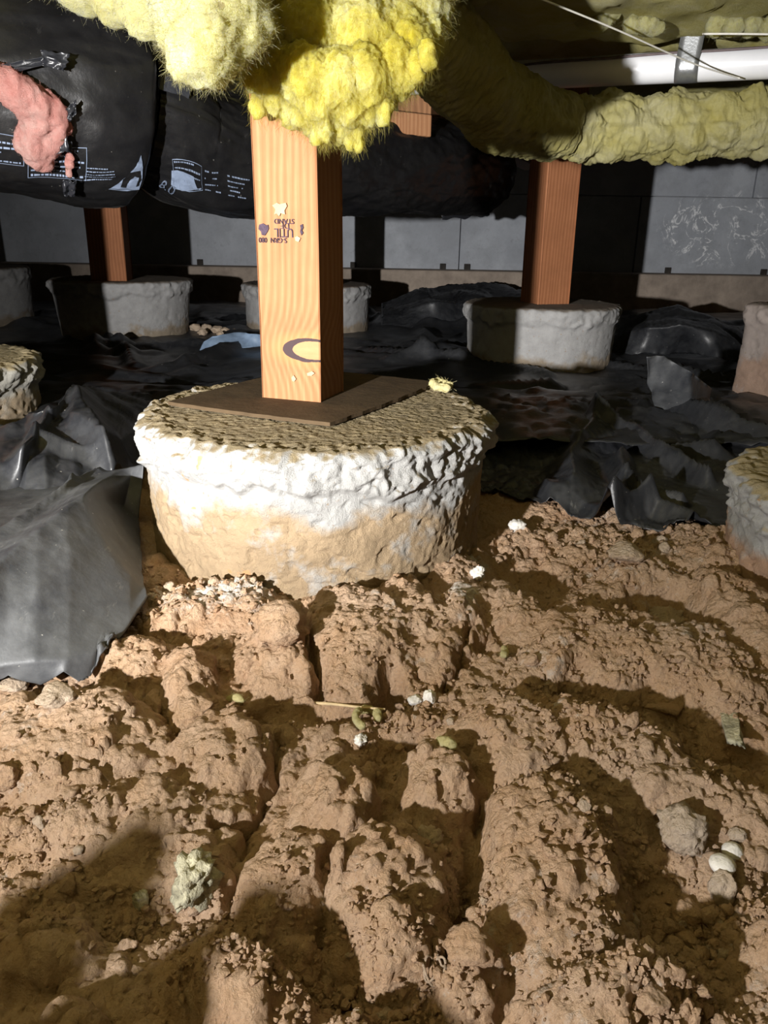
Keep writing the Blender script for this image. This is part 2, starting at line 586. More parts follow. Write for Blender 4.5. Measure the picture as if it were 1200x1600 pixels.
# ------------------------------------------------------------------ ground height field
LUMPS = [  # px, py, half width, half height (pixels), height (m), rotation
    (560, 1010, 98, 70, .060, 0), (440, 1035, 66, 44, .050, .2), (292, 1072, 48, 36, .048, 0), (210, 1045, 70, 34, .034, .3),
    (335, 968, 115, 34, .036, 0), (655, 985, 58, 66, .050, .2), (722, 975, 48, 56, .046, -.3), (800, 965, 58, 56, .036, .4),
    (880, 1010, 75, 52, .034, -.4), (120, 1165, 150, 66, .050, -.1), (352, 1168, 78, 52, .044, .1), (190, 1262, 200, 60, .030, .1),
    (520, 1262, 68, 58, .052, 0), (605, 1370, 104, 92, .058, -.2), (690, 1228, 66, 48, .046, .2), (440, 1362, 84, 66, .042, -.3),
    (862, 1350, 128, 150, .066, -.15), (800, 1158, 76, 50, .048, .1), (925, 1150, 92, 54, .036, -.4), (1030, 1205, 140, 52, .042, -.35),
    (1135, 1262, 90, 44, .032, -.2), (950, 1560, 170, 70, .064, .1), (732, 1480, 52, 46, .040, 0), (372, 1545, 120, 74, .055, -.3),
    (72, 1455, 84, 58, .036, 0), (60, 1590, 90, 50, .03, 0), (965, 1012, 90, 52, .034, -.3), (1095, 1040, 120, 52, .036, -.2),
    (1160, 975, 70, 74, .046, 0), (700, 905, 66, 30, .022, .1), (1175, 1420, 56, 56, .030, 0), (255, 905, 40, 30, .02, 0),
    (1110, 870, 80, 34, .03, 0), (560, 915, 60, 22, .02, 0), (30, 1120, 50, 24, .03, 0), (560, 1590, 70, 40, .03, 0),
    (300, 1320, 90, 34, .018, 0), (1000, 905, 60, 26, .02, .2),
]
PITS = [
    (1045, 950, 66, 44, .034, 0), (1000, 1100, 150, 36, .022, -.3), (1150, 1150, 90, 36, .024, -.3), (480, 1108, 150, 18, .016, 0),
    (1085, 1420, 120, 130, .022, 0), (500, 1490, 170, 50, .020, 0), (612, 1078, 20, 18, .05, 0), (640, 1165, 70, 20, .014, 0),
    (830, 905, 60, 40, .018, 0), (180, 1400, 180, 36, .014, 0), (620, 1580, 60, 60, .018, 0), (900, 1060, 30, 30, .02, 0),
]
CRACKS = [
    ([(470, 985), (485, 1025), (500, 1068)], .0045, .035), ([(752, 1210), (746, 1290), (718, 1400), (700, 1475)], .006, .03),
    ([(438, 1120), (426, 1190), (388, 1250), (328, 1260)], .0028, .02), ([(386, 1250), (362, 1310), (356, 1372)], .004, .015),
    ([(760, 1242), (838, 1206), (886, 1188)], .003, .018), ([(372, 1054), (450, 1002)], .003, .015),
    ([(560, 1290), (504, 1330), (506, 1400)], .003, .014), ([(695, 1064), (720, 1020), (736, 984)], .003, .02),
    ([(300, 1500), (284, 1585)], .003, .014), ([(604, 1074), (622, 1084)], .011, .055), ([(640, 1130), (700, 1150), (760, 1160)], .004, .014),
]


def _lump_params(px, py, w, h):
    c = onz(px, py, .03); t = (c - CAM).dot(ROT @ Vector((0, 0, -1)))
    ya = onz(px, py - h, .03).y; yb = onz(px, py + h, .03).y
    return c.x, c.y, w * t / FPX, abs(ya - yb) / 2


LP = [(*_lump_params(*l[:4]), l[4], l[5]) for l in LUMPS]
PP = [(*_lump_params(*l[:4]), l[4], l[5]) for l in PITS]
CP = [([(onz(a, b, .04).x, onz(a, b, .04).y) for a, b in pts], w, d) for pts, w, d in CRACKS]
# unseen low heap added outside the frame by the torch to shade near ground
SHADE_HEAPS = [(-.42, .115, .07, .045, .182), (-.33, .120, .06, .045, .178), (-.25, .118, .06, .042, .162), (-.17, .105, .05, .040, .14)]


def ground(x, y):
    x = np.asarray(x, float); y = np.asarray(y, float)
    shp = x.shape
    x = x.ravel(); y = y.ravel()
    near = (np.abs(x) < 1.1) & (y < 1.7) & (y > -.1)
    h = .006 + .022 * smooth(.35, .8, y) + .012 * smooth(1.0, 1.6, y) + .012 * fbm2(x * 2.2, y * 2.2, 3, 5)
    for (cx, cy, sx, sy, H) in SHADE_HEAPS:
        r = ((x - cx) / sx) ** 2 + ((y - cy) / sy) ** 2
        h = np.maximum(h, H * np.exp(-r * .9) + .0 * r)
    xn, yn = x[near], y[near]
    hn = h[near]
    wx = xn + .015 * fbm2(xn * 14, yn * 14, 3, 11) + .0025 * noise2(xn * 70, yn * 70, 13)
    wy = yn + .017 * fbm2(xn * 14 + 5, yn * 14 - 3, 3, 12) + .0025 * noise2(xn * 70 + 9, yn * 70, 14)
    for (cx, cy, sx, sy, H, rot) in PP:
        dx, dy = wx - cx, wy - cy
        r = np.hypot((dx * math.cos(rot) + dy * math.sin(rot)) / sx, (-dx * math.sin(rot) + dy * math.cos(rot)) / sy)
        hn = hn - H * (1 - smooth(.45, 1.15, r))
    lump = np.zeros_like(hn)
    for (cx, cy, sx, sy, H, rot) in LP:
        dx, dy = wx - cx, wy - cy
        r = np.hypot((dx * math.cos(rot) + dy * math.sin(rot)) / sx, (-dx * math.sin(rot) + dy * math.cos(rot)) / sy)
        p = H * .68 * np.clip(1 - (r / 1.08) ** 2.2, 0, 1) ** .72
        # smooth maximum keeps a crease between lumps
        lump = np.maximum(lump, p) + .10 * np.minimum(lump, p)
    hn = hn + lump
    for pts, w, d in CP:
        dist = np.full_like(hn, 9.)
        ux = xn + .006 * noise2(xn * 60, yn * 60, 31); uy = yn + .006 * noise2(xn * 60, yn * 60, 32)
        for (ax, ay), (bx, by) in zip(pts, pts[1:]):
            vx, vy = bx - ax, by - ay
            tt = np.clip(((ux - ax) * vx + (uy - ay) * vy) / (vx * vx + vy * vy), 0, 1)
            dist = np.minimum(dist, np.hypot(ux - ax - tt * vx, uy - ay - tt * vy))
        hn = hn - d * np.exp(-(dist / w) ** 2)
    # eroded, chunky relief with broken faces
    fx_ = xn + .01 * noise2(xn * 25, yn * 25, 33); fy_ = yn + .01 * noise2(xn * 25 + 3, yn * 25, 34)
    hn = hn + .011 * (facets(fx_ * 19, fy_ * 17, 35, .9, 1) - .3) + .006 * (facets(fx_ * 47, fy_ * 41, 36, .9, 1) - .3)
    f1, f2, cid = worley2(wx * 34, wy * 30, 51)
    chunk = smooth(.0, .35, f2 - f1) * (.35 + cid)
    m = smooth(-.15, .35, fbm2(xn * 7, yn * 7, 3, 71))
    hn = hn + .0060 * m * (chunk - .5)
    f1, f2, cid = worley2(xn * 95, yn * 85, 61)
    hn = hn + .0028 * (smooth(.0, .4, f2 - f1) * (.3 + cid) - .5) * smooth(-.3, .3, fbm2(xn * 10, yn * 10, 2, 81))
    hn = hn + .0060 * fbm2(xn * 24, yn * 24, 5, 91, .55, True) + .0018 * fbm2(xn * 130, yn * 130, 3, 95, .6)
    h[near] = hn
    # bed the pier in
    far = ~near
    h[far] = h[far] + .01 * fbm2(x[far] * 9, y[far] * 9, 4, 44)
    return h.reshape(shp)


def gz(x, y):
    return float(ground(np.array([x]), np.array([y]))[0])


def graded(a, b, c, d, nin, nl, nr, p=2.2):
    """a..b..c..d with nin even samples in b..c, growing steps outside"""
    L = b - (b - a) * (np.linspace(1, 0, nl, endpoint=False) ** p)
    R = c + (d - c) * (np.linspace(0, 1, nr + 1)[1:] ** p)
    return np.concatenate([L, np.linspace(b, c, nin), R])


gx = graded(-3.2, -.55, .62, 3.2, 640, 80, 80)
gy = np.concatenate([np.linspace(-1.6, .1, 26, endpoint=False), np.linspace(.1, .75, 430, endpoint=False), np.linspace(.75, 1.3, 200, endpoint=False), 1.3 + 3.6 * np.linspace(0, 1, 70) ** 1.7])
GX, GY = np.meshgrid(gx, gy, indexing='ij')
GZ = ground(GX, GY)
gm = mesh_np('floor', np.stack([GX, GY, GZ], -1).reshape(-1, 3), grid_faces(len(gx), len(gy)))
gV, gN = co_of(gm), no_of(gm)
kn = (np.abs(gV[:, 0]) < .9) & (gV[:, 1] < 1.4) & (gV[:, 1] > .1)
a_, b_, c_ = gV[kn].T
gV[kn] += gN[kn] * (.0055 * fbm3(a_ * 42, b_ * 42, c_ * 42, 4, 97, .55) + .0016 * fbm3(a_ * 190, b_ * 190, c_ * 190, 2, 98, .6))[:, None]
put(gm, gV)
CH = [(340, 955, 130, 34, .55), (420, 985, 60, 25, .4), (600, 925, 70, 16, .5), (715, 965, 40, 34, .5), (745, 890, 30, 20, .5), (560, 1090, 50, 14, .2),
      (110, 1150, 60, 30, .22), (850, 1050, 60, 50, .28), (900, 1130, 80, 40, .28), (1080, 1010, 90, 40, .28), (640, 1030, 30, 40, .25),
      (555, 1385, 40, 30, .3), (1020, 880, 70, 26, .3), (340, 1545, 70, 50, .22), (990, 1180, 80, 50, .22), (820, 930, 50, 40, .3),
      (1150, 1350, 50, 60, .2)]
ck = .30 * smooth(-.1, .5, fbm2(GX.ravel() * 5, GY.ravel() * 5, 3, 401)) * (GY.ravel() < 1.2)
xf, yf = GX.ravel(), GY.ravel()
for (a, b, w, h_, v) in CH:
    cx, cy, sx, sy = _lump_params(a, b, w, h_)
    ck = np.maximum(ck, 1.25 * v * np.exp(-((xf - cx) / sx) ** 2 - ((yf - cy) / sy) ** 2))
attr(gm, 'chalk', ck)
floor = link('floor', gm, MAT['dirt'])
floor['kind'] = 'structure'; floor['label'] = 'lumpy reddish tan bare dirt floor of the crawl space'

# ------------------------------------------------------------------ walls, footing, subfloor
WY = 4.4


def struct(name, bm, mat, label, loc=(0, 0, 0)):
    o = link(name, bm_mesh(name, bm), mat, loc=loc)
    o['kind'] = 'structure'; o['label'] = label
    return o


wb = struct('wall_back', box_bm(6.6, .16, 1.25, 0, -.25), MAT['joint'], 'grey concrete foundation wall at the back', (0, WY + .10, 0))
ftz = onz(600, 421, 0); ZB = at(600, 420, (WY) / (ray(600, 420).y)).z
xs = []
xj = [hit(p, 380, Vector((0, WY, 0)), Vector((0, 1, 0))).x for p in (718, 992)]
step = xj[1] - xj[0]
k = -4
edges = [xj[0] + step * q for q in range(-4, 4)]
for row in range(3):
    z0 = ZB + .39 * row
    sh = 0 if row % 2 == 0 else -.36
    for a, b in zip(edges, edges[1:]):
        w = b - a - .005
        bm = box_bm(w, .045, .39 - .004, .002, 0, 1)
        c = (a + b) / 2 + sh
        if abs(c) > 3.4:
            bm.free(); continue
        link('concrete_panel', bm_mesh('concrete_panel', bm), MAT['wall'], wb, (c, -.10 + .004 * math.sin(c * 9 + row), z0))
bmf = box_bm(6.4, .22, .40, .012, ZB - .395)
link('footing', bm_mesh('footing', bmf), MAT['footing'], wb, (0, -.17, 0))
tie_m = bm_mesh('form_tie', box_bm(.032, .02, .03, .002, 0, 1)); tie_m.materials.append(MAT['rust'])
for p in (312, 552, 692, 730, 1043, 1192):
    w_ = hit(p, 412 + (p - 600) * .036, Vector((0, WY - .03, 0)), Vector((0, 1, 0)))
    link('form_tie', tie_m, None, wb, (w_.x, -.125, ZB + .004))
sill = link('sill_plate', bm_mesh('sill_plate', box_bm(6.4, .15, .05, .003, ZB + 3 * .39 - .53)), MAT['wood_dark'], wb, (0, -.06, 0))
struct('wall_left', box_bm(.16, 6.6, 1.3, 0, -.25), MAT['wall_plain'], 'grey concrete foundation wall along the left side', (-3.2, 1.7, 0))
struct('wall_right', box_bm(.16, 6.6, 1.3, 0, -.25), MAT['wall_plain'], 'grey concrete foundation wall along the right side', (3.2, 1.7, 0))
struct('wall_front', box_bm(6.6, .16, 1.3, 0, -.25), MAT['wall_plain'], 'grey concrete foundation wall behind the viewpoint', (0, -1.65, 0))
struct('ceiling', box_bm(6.6, 6.8, .03, 0, 1.06), MAT['wood_dark'], 'wooden subfloor above the crawl space', (0, 1.6, 0))


# ------------------------------------------------------------------ concrete piers
def pier(name, cx, cy, r, ztop, zbot, seed, nth, nz, ntop, mat, lip=.007, taper=.9, rough=1.0, label='', square=0.0, rot=0.0, lip_h=.045):
    th = np.arange(nth) * 2 * math.pi / nth
    zs = np.linspace(zbot, ztop, nz)
    hgt = ztop - zbot
    TH, Z = np.meshgrid(th, zs, indexing='ij')
    u = (Z - zbot) / hgt
    base = r * (taper + (.955 - taper) * u)
    lip = lip * (1 + .9 * noise2(TH * 1.3 + 2.2, TH * 0 + seed, seed + 21))
    lo = ztop - lip_h + .022 * noise2(TH * 3.2, TH * 0 + seed, seed) + .008 * noise2(TH * 11, TH * 0 + seed, seed + 1)
    lipm = smooth(-.006, .006, Z - lo)
    base = base + lipm * (lip + .007 * fbm2(TH * 6, Z * 30, 3, seed + 2))
    # rounded rim
    rim = np.clip((Z - (ztop - .012)) / .012, 0, 1)
    base = base - .010 * rim ** 2
    if square:
        q = np.abs(np.cos(TH - rot)) ** 8 + np.abs(np.sin(TH - rot)) ** 8
        base = base * ((1 - square) + square * q ** (-1 / 8.))
    base = base * (1 + .02 * noise2(TH * 1.1 + seed, TH * 0, seed + 9))
    X, Y = np.cos(TH), np.sin(TH)
    a, b, c = X * r, Y * r, Z
    d = .0035 * fbm3(a * 22, b * 22, c * 22, 3, seed + 3, .5) + .0016 * fbm3(a * 110, b * 110, c * 110, 3, seed + 4, .6)
    d += lipm * (.0050 * fbm3(a * 70, b * 70, c * 70, 3, seed + 5, .6) + .004 * smooth(.0, .4, fbm3(a * 34, b * 34, c * 34, 2, seed + 15)))
    d -= (1 - lipm) * .0016 * smooth(.15, .5, fbm3(a * 40, b * 40, c * 60, 2, seed + 6)) * 2
    R = base + rough * d
    side = np.stack([R * X, R * Y, Z + rough * .004 * noise3(a * 60, b * 60, c * 60, seed + 7)], -1)
    fr = np.linspace(1, 0, ntop + 1)[1:-1]
    edge = side[:, -1]
    top = edge[:, None, :2] * fr[None, :, None]
    tz = ztop + (.0014 * fbm2(top[..., 0] * 90, top[..., 1] * 150, 4, seed + 8, .65) + .004 * smooth(.80, 1, fr)[None] * fbm2(top[..., 0] * 75, top[..., 1] * 75, 3, seed + 18) * 1.6) * rough
    tz = np.where(fr[None] > .97, tz * .5 + edge[:, None, 2] * .5, tz)
    V = np.concatenate([side, np.concatenate([top, tz[..., None]], -1)], 1)
    n, m = V.shape[:2]
    F = grid_faces(n, m, wrap_n=True)
    V = V.reshape(-1, 3)
    # local origin at the base of the pier (zbot is below ground)
    V = V.copy()
    me = bpy.data.meshes.new(name)
    ci = len(V)
    V = np.vstack([V, [[0, 0, ztop]]])
    last = np.arange(n) * m + m - 1
    quads = F
    tri = np.stack([last, np.roll(last, -1), np.full(n, ci), np.full(n, ci)], -1)
    me = mesh_np(name, V[:ci], quads)
    bm = bmesh.new(); bm.from_mesh(me)
    bm.verts.ensure_lookup_table()
    cv = bm.verts.new((0, 0, ztop))
    bm.verts.ensure_lookup_table()
    for i in range(n):
        f = bm.faces.new((bm.verts[int(last[i])], bm.verts[int(last[(i + 1) % n])], cv)); f.smooth = True
    bm.to_mesh(me); bm.free()
    o = link(name, me, mat, loc=(cx, cy, 0))
    if label:
        tag(o, label, 'pier', 'concrete piers under the house posts')
    return o


pier('concrete_pier', PX, PY, PIER_R * .965, ZTOP, -.03, 101, 720, 170, 90, MAT['pier_main'], lip=.007, taper=.945,
     label='big whitewashed round concrete pier with crumbling rim under the knotted orange post')


def pier_at(px_c, t, r, ztop):
    p = at(px_c, 470, t)
    return p.x, p.y


RB = at(846, 480, 2.28); LB = at(190, 440, 2.75); MB_ = at(480, 450, 2.95); LF = at(-62, 430, 2.95)
LN = at(-148, 580, 1.42); RN = at(1476, 750, .90)
pier('concrete_pier', RB.x, RB.y, .232, .232, -.03, 111, 260, 60, 36, MAT['pier_back'], taper=.90, rough=.6, label='low grey concrete pier carrying the reddish post by the wrapped yellow pipe')
pier('concrete_pier', LB.x, LB.y, .250, .250, -.03, 121, 260, 60, 36, MAT['pier_back'], taper=.84, rough=.6, lip=.008, label='grey concrete pier flared at the top under the post below the black duct')
pier('concrete_pier', MB_.x, MB_.y, .250, .232, -.03, 131, 220, 50, 30, MAT['pier_back'], taper=.93, rough=.6, label='small looking grey concrete pier half hidden behind the knotted orange post')
pier('concrete_pier', LF.x, LF.y, .255, .272, -.03, 141, 200, 50, 30, MAT['pier_back'], taper=.95, rough=.6, label='grey concrete pier beside the flared pier, against the foundation wall')
pier('concrete_pier', LN.x, LN.y, .235, .187, -.03, 151, 300, 80, 40, MAT['pier_left'], taper=.93, rough=1.3, label='rough weathered concrete pier rising out of the crumpled black plastic')
pier('concrete_pier', RN.x, RN.y, .232, .152, -.03, 161, 420, 110, 50, MAT['pier_pale'], taper=.97, lip=.006, rough=1.2, label='whitish concrete pier with red dirt packed against its foot')
RM = at(1352, 560, 1.72)
pier('concrete_pier', RM.x + .02, RM.y + .02, .215, .278, -.03, 171, 300, 70, 40, MAT['pier_red'], taper=.97, lip=.004, rough=.8, square=1.0, rot=.25, label='square reddish grey concrete pier with a dark rough top')

# ------------------------------------------------------------------ felt pad and main post
zp = ZTOP + .006
cA, cF, cR = onz(262, 628, zp), onz(516, 661, zp), onz(684, 597, zp)
cB = cA + cR - cF
corners = [cA, cF, cR, cB]
N = 26
outline = []
for a, b in zip(corners, corners[1:] + corners[:1]):
    for q in range(N):
        f = q / N
        p = a.lerp(b, f)
        nrm = Vector((b.y - a.y, a.x - b.x, 0)).normalized()
        outline.append(p + nrm * (.0016 * math.sin(f * 40 + a.x * 30) * random.random() + .004 * math.sin(f * math.pi)))
ctr = sum(corners, Vector()) / 4
bm = bmesh.new()
vs = [bm.verts.new((p.x - ctr.x, p.y - ctr.y, 0)) for p in outline]
f = bm.faces.new(vs)
r = bmesh.ops.extrude_face_region(bm, geom=[f])
bmesh.ops.translate(bm, verts=[v for v in r['geom'] if isinstance(v, bmesh.types.BMVert)], vec=(0, 0, .0045))
pad = link('felt_pad', bm_mesh('felt_pad', bm), MAT['felt'], loc=(ctr.x, ctr.y, zp - .004))
tag(pad, 'square dark brown felt pad lying on the big pier under the post', 'pad')
ztopm = zp + .0005

A, B = onz(408, 621, ztopm), onz(499.5, 629, ztopm)
ex = (B - A); ex.z = 0
W = ex.length
ex.normalize()
ey = Vector((-ex.y, ex.x, 0))
PC = A + ex * W / 2 + ey * W / 2
rz = math.atan2(ex.y, ex.x)
post_h = .62


def post_mesh(w, h, seed, bev=.003):
    bm = bmesh.new()
    nzs = 40
    ringn = []
    for i in range(nzs + 1):
        z = h * i / nzs
        wob = .0012 * math.sin(z * 9 + seed)
        ring = []
        for sx, sy in ((-1, -1), (1, -1), (1, 1), (-1, 1)):
            for (ax, ay) in (((1, 0), (0, 1)) if sx * sy > 0 else ((0, 1), (1, 0))):
                ring.append(bm.verts.new((sx * (w / 2 - bev * ax) + wob, sy * (w / 2 - bev * ay), z)))
        ringn.append(ring)
    for a, b in zip(ringn, ringn[1:]):
        for j in range(8):
            bm.faces.new((a[j], a[(j + 1) % 8], b[(j + 1) % 8], b[j]))
    bm.faces.new(ringn[0][::-1]); bm.faces.new(ringn[-1])
    return bm_mesh('wooden_post', bm)


fpt = A.copy(); fn = -ey


def on_face(px, py):
    p = hit(px, py, fpt, fn)
    return (p - A).dot(ex) - W / 2, p.z - ztopm


kx, kz = on_face(487, 548)
MAT['wood'] = M_wood('wood', (.34, .166, .080), (.25, .106, .045), knot=(kx, kz, .034, .0135), face=-W * .44)
post = link('wooden_post', post_mesh(W, post_h, 1, .0016), MAT['wood'], loc=(PC.x, PC.y, ztopm), rot=(0, 0, rz))
tag(post, 'square orange timber post with a grade stamp and a dark ringed knot', 'post', 'wooden posts under the house')


def text_mesh(s, size):
    c = bpy.data.curves.new('t', 'FONT'); c.body = s; c.size = size; c.align_x = 'CENTER'; c.align_y = 'CENTER'; c.extrude = .00012
    o = bpy.data.objects.new('t', c); COL.objects.link(o)
    dg = bpy.context.evaluated_depsgraph_get()
    m = bpy.data.meshes.new_from_object(o.evaluated_get(dg))
    bpy.data.objects.remove(o); bpy.data.curves.remove(c)
    return m


def stamp(s, px, py, wpx, hpx, bold=1):
    x0, z0 = on_face(px, py); x1, _ = on_face(px + wpx / 2, py); _, z1 = on_face(px, py - hpx / 2)
    m = text_mesh(s, 1.0)
    V = co_of(m)
    c0 = (V.max(0) + V.min(0)) / 2; e = (V.max(0) - V.min(0)) / 2
    V = (V - c0)
    X = -V[:, 0] / e[0] * (x1 - x0) + x0          # turned upside down on the post
    Zz = -V[:, 1] / e[1] * (z1 - z0) + z0
    Yy = np.where(V[:, 2] > 0, -W / 2 - .0005, -W / 2 + .0003)
    put(m, np.stack([X, Yy, Zz], -1))
    m.materials.clear()
    link('stamped_lettering', m, MAT['ink'], post)


stamp('S-GRN  080', 426, 375.5, 44, 8)
stamp('UTIL', 443, 364, 29, 14)
stamp('DF', 445, 353, 13, 9)
stamp('STAND', 444, 346, 31, 8)


def blot(name, pts, mat, d=.0005):
    bm = bmesh.new()
    P = [on_face(*p) for p in pts]
    va = [bm.verts.new((x, -W / 2 - d, z)) for x, z in P]
    vb = [bm.verts.new((x, -W / 2 + .0003, z)) for x, z in P]
    bm.faces.new(va); bm.faces.new(vb[::-1])
    n = len(P)
    for i in range(n):
        bm.faces.new((va[i], vb[i], vb[(i + 1) % n], va[(i + 1) % n]))
    link(name, bm_mesh(name, bm), mat, post)


blot('stamp_emblem', [(405, 351), (411, 349), (416, 352), (419, 351), (420, 357), (418, 362), (414, 368), (409, 367), (408, 362), (404, 358)], MAT['ink'])
blot('stamp_mark', [(469, 352), (473, 350), (474, 356), (472, 360), (474, 364), (471, 368), (469, 362), (470, 357)], MAT['ink'])
MAT['raw_wood'] = M_plain('raw_wood', (.36, .26, .15), .85, .2, 80, .3)
blot('wood_chip_scar', [(426, 321), (433, 317), (438, 319), (447, 317), (449, 322), (445, 329), (446, 335), (439, 333), (437, 338), (433, 334), (429, 335), (431, 327)], MAT['raw_wood'], .0012)
blot('wood_chip_scar', [(461, 371), (465, 369), (470, 372), (467, 378), (462, 376)], MAT['raw_wood'], .001)
blot('wood_chip_scar', [(456, 590), (459, 586), (463, 592), (460, 596), (457, 595)], MAT['raw_wood'], .001)
blot('wood_chip_scar', [(480, 583), (488, 580), (492, 583), (487, 587), (481, 587)], MAT['raw_wood'], .001)


def back_post(px_c, py, t, w, rz_, ztop, label, zb):
    p = at(px_c, py, t)
    me = post_mesh(w, .80 - zb, px_c)
    o = link('wooden_post', me, MAT['wood_old'], loc=(p.x, p.y, zb), rot=(0, 0, rz_))
    tag(o, label, 'post', 'wooden posts under the house')
    return o


back_post(850, 475, 2.28, .106, .34, 0, 'reddish square wooden post beneath the wrapped yellow pipe', .230)
back_post(176, 438, 2.66, .118, .12, 0, 'brown wooden post coming down from behind the black duct', .248)
back_post(512, 447, 2.95, .100, .10, 0, 'wooden post standing directly behind the knotted orange post', .230)
p = LF
o = link('wooden_post', post_mesh(.11, .53, 3), MAT['wood_old'], loc=(LF.x - .08, LF.y, .27), rot=(0, 0, .1)); tag(o, 'wooden post on the pier beside the flared pier, past the torn duct', 'post', 'wooden posts under the house')
o = link('wooden_post', post_mesh(.10, .60, 4), MAT['wood_old'], loc=(LN.x + .052, LN.y, .185), rot=(0, 0, .3)); tag(o, 'wooden post on the rough weathered pier in the crumpled plastic', 'post', 'wooden posts under the house')


# ------------------------------------------------------------------ timbers overhead
def beam(name, a, b, w, h, mat, label, cat):
    a, b = Vector(a), Vector(b)
    d = b - a; L = d.length
    bm = box_bm(L, w, h, .003)
    for v in bm.verts:
        v.co.x += L / 2
    o = link(name, bm_mesh(name, bm), mat, loc=a, rot=(0, 0, math.atan2(d.y, d.x)))
    tag(o, label, cat)
    return o


beam('wood_girder', (.06, 2.22, .70), (.66, 3.85, .70), .09, .095, MAT['wood_dark'], 'dark brown girder running back above the black duct', 'girder')
wp0, wp1 = at(540, 188, 1.75), at(664, 187, 1.85)
beam('wood_board', (wp0.x, wp0.y, wp0.z - .022), (wp1.x, wp1.y, wp0.z - .022), .06, .048, MAT['wood_pale'], 'short pale orange board behind the hanging insulation', 'board')
for i, jy in enumerate((-.9, -.42, .06, .54, 1.02, 1.5, 1.98, 2.46, 2.94, 3.42, 3.9)):
    o = beam('floor_joist', (-3.1, jy, .885), (3.1, jy, .885), .04, .17, MAT['wood_dark'], 'dark floor joist running across between the yellow batts', 'joist')
    o['group'] = 'floor joists overhead'

# ------------------------------------------------------------------ insulation
def pillow_batt(cy, seed, zlo=.815, x0=-3.0, x1=3.0, nx=220):
    ny = 40
    xs = np.linspace(x0, x1, nx)
    ph = np.linspace(0, 2 * math.pi, ny, endpoint=False)
    e = .45
    cyy = np.sign(np.cos(ph)) * np.abs(np.cos(ph)) ** e; czz = np.sign(np.sin(ph)) * np.abs(np.sin(ph)) ** e
    X = xs[:, None] + 0 * ph[None]
    Y = cy + .222 * cyy[None] + 0 * X
    Z = zlo + .10 + .088 * czz[None] + 0 * X
    nrm = np.stack([0 * X, cyy[None] + 0 * X, czz[None] + 0 * X], -1)
    d = .020 * fbm3(X * 4, Y * 6, Z * 6, 3, seed) + .012 * fbm3(X * 14, Y * 14, Z * 14, 3, seed + 5) + .014 * fbm3(X * 9, Y * 9, Z * 3, 3, seed + 8, .5, True)
    low = czz[None] < 0
    V = np.stack([X, Y, Z], -1) + nrm * d[..., None] * np.where(low, 1.0, .2)[..., None]
    me = mesh_np('insulation_batt', V.reshape(-1, 3), grid_faces(nx, ny, wrap_m=True))
    return me


for i, cy in enumerate((-.66, -.18, .30, .78, 1.26, 1.74, 2.22, 2.70, 3.18, 3.66)):
    big = .6 < cy < 2.4
    o = link('insulation_batt', pillow_batt(cy, 200 + i, nx=420 if big else 140), MAT['yellow_wrap'])
    lab = {1.26: 'yellow fibreglass batt above the white pipe and grey tape strap', 1.74: 'yellow fibreglass batt over the wrapped yellow pipe'}.get(cy, 'yellow fibreglass batt filling the bay between two floor joists')
    tag(o, lab, 'insulation', 'insulation batts overhead')


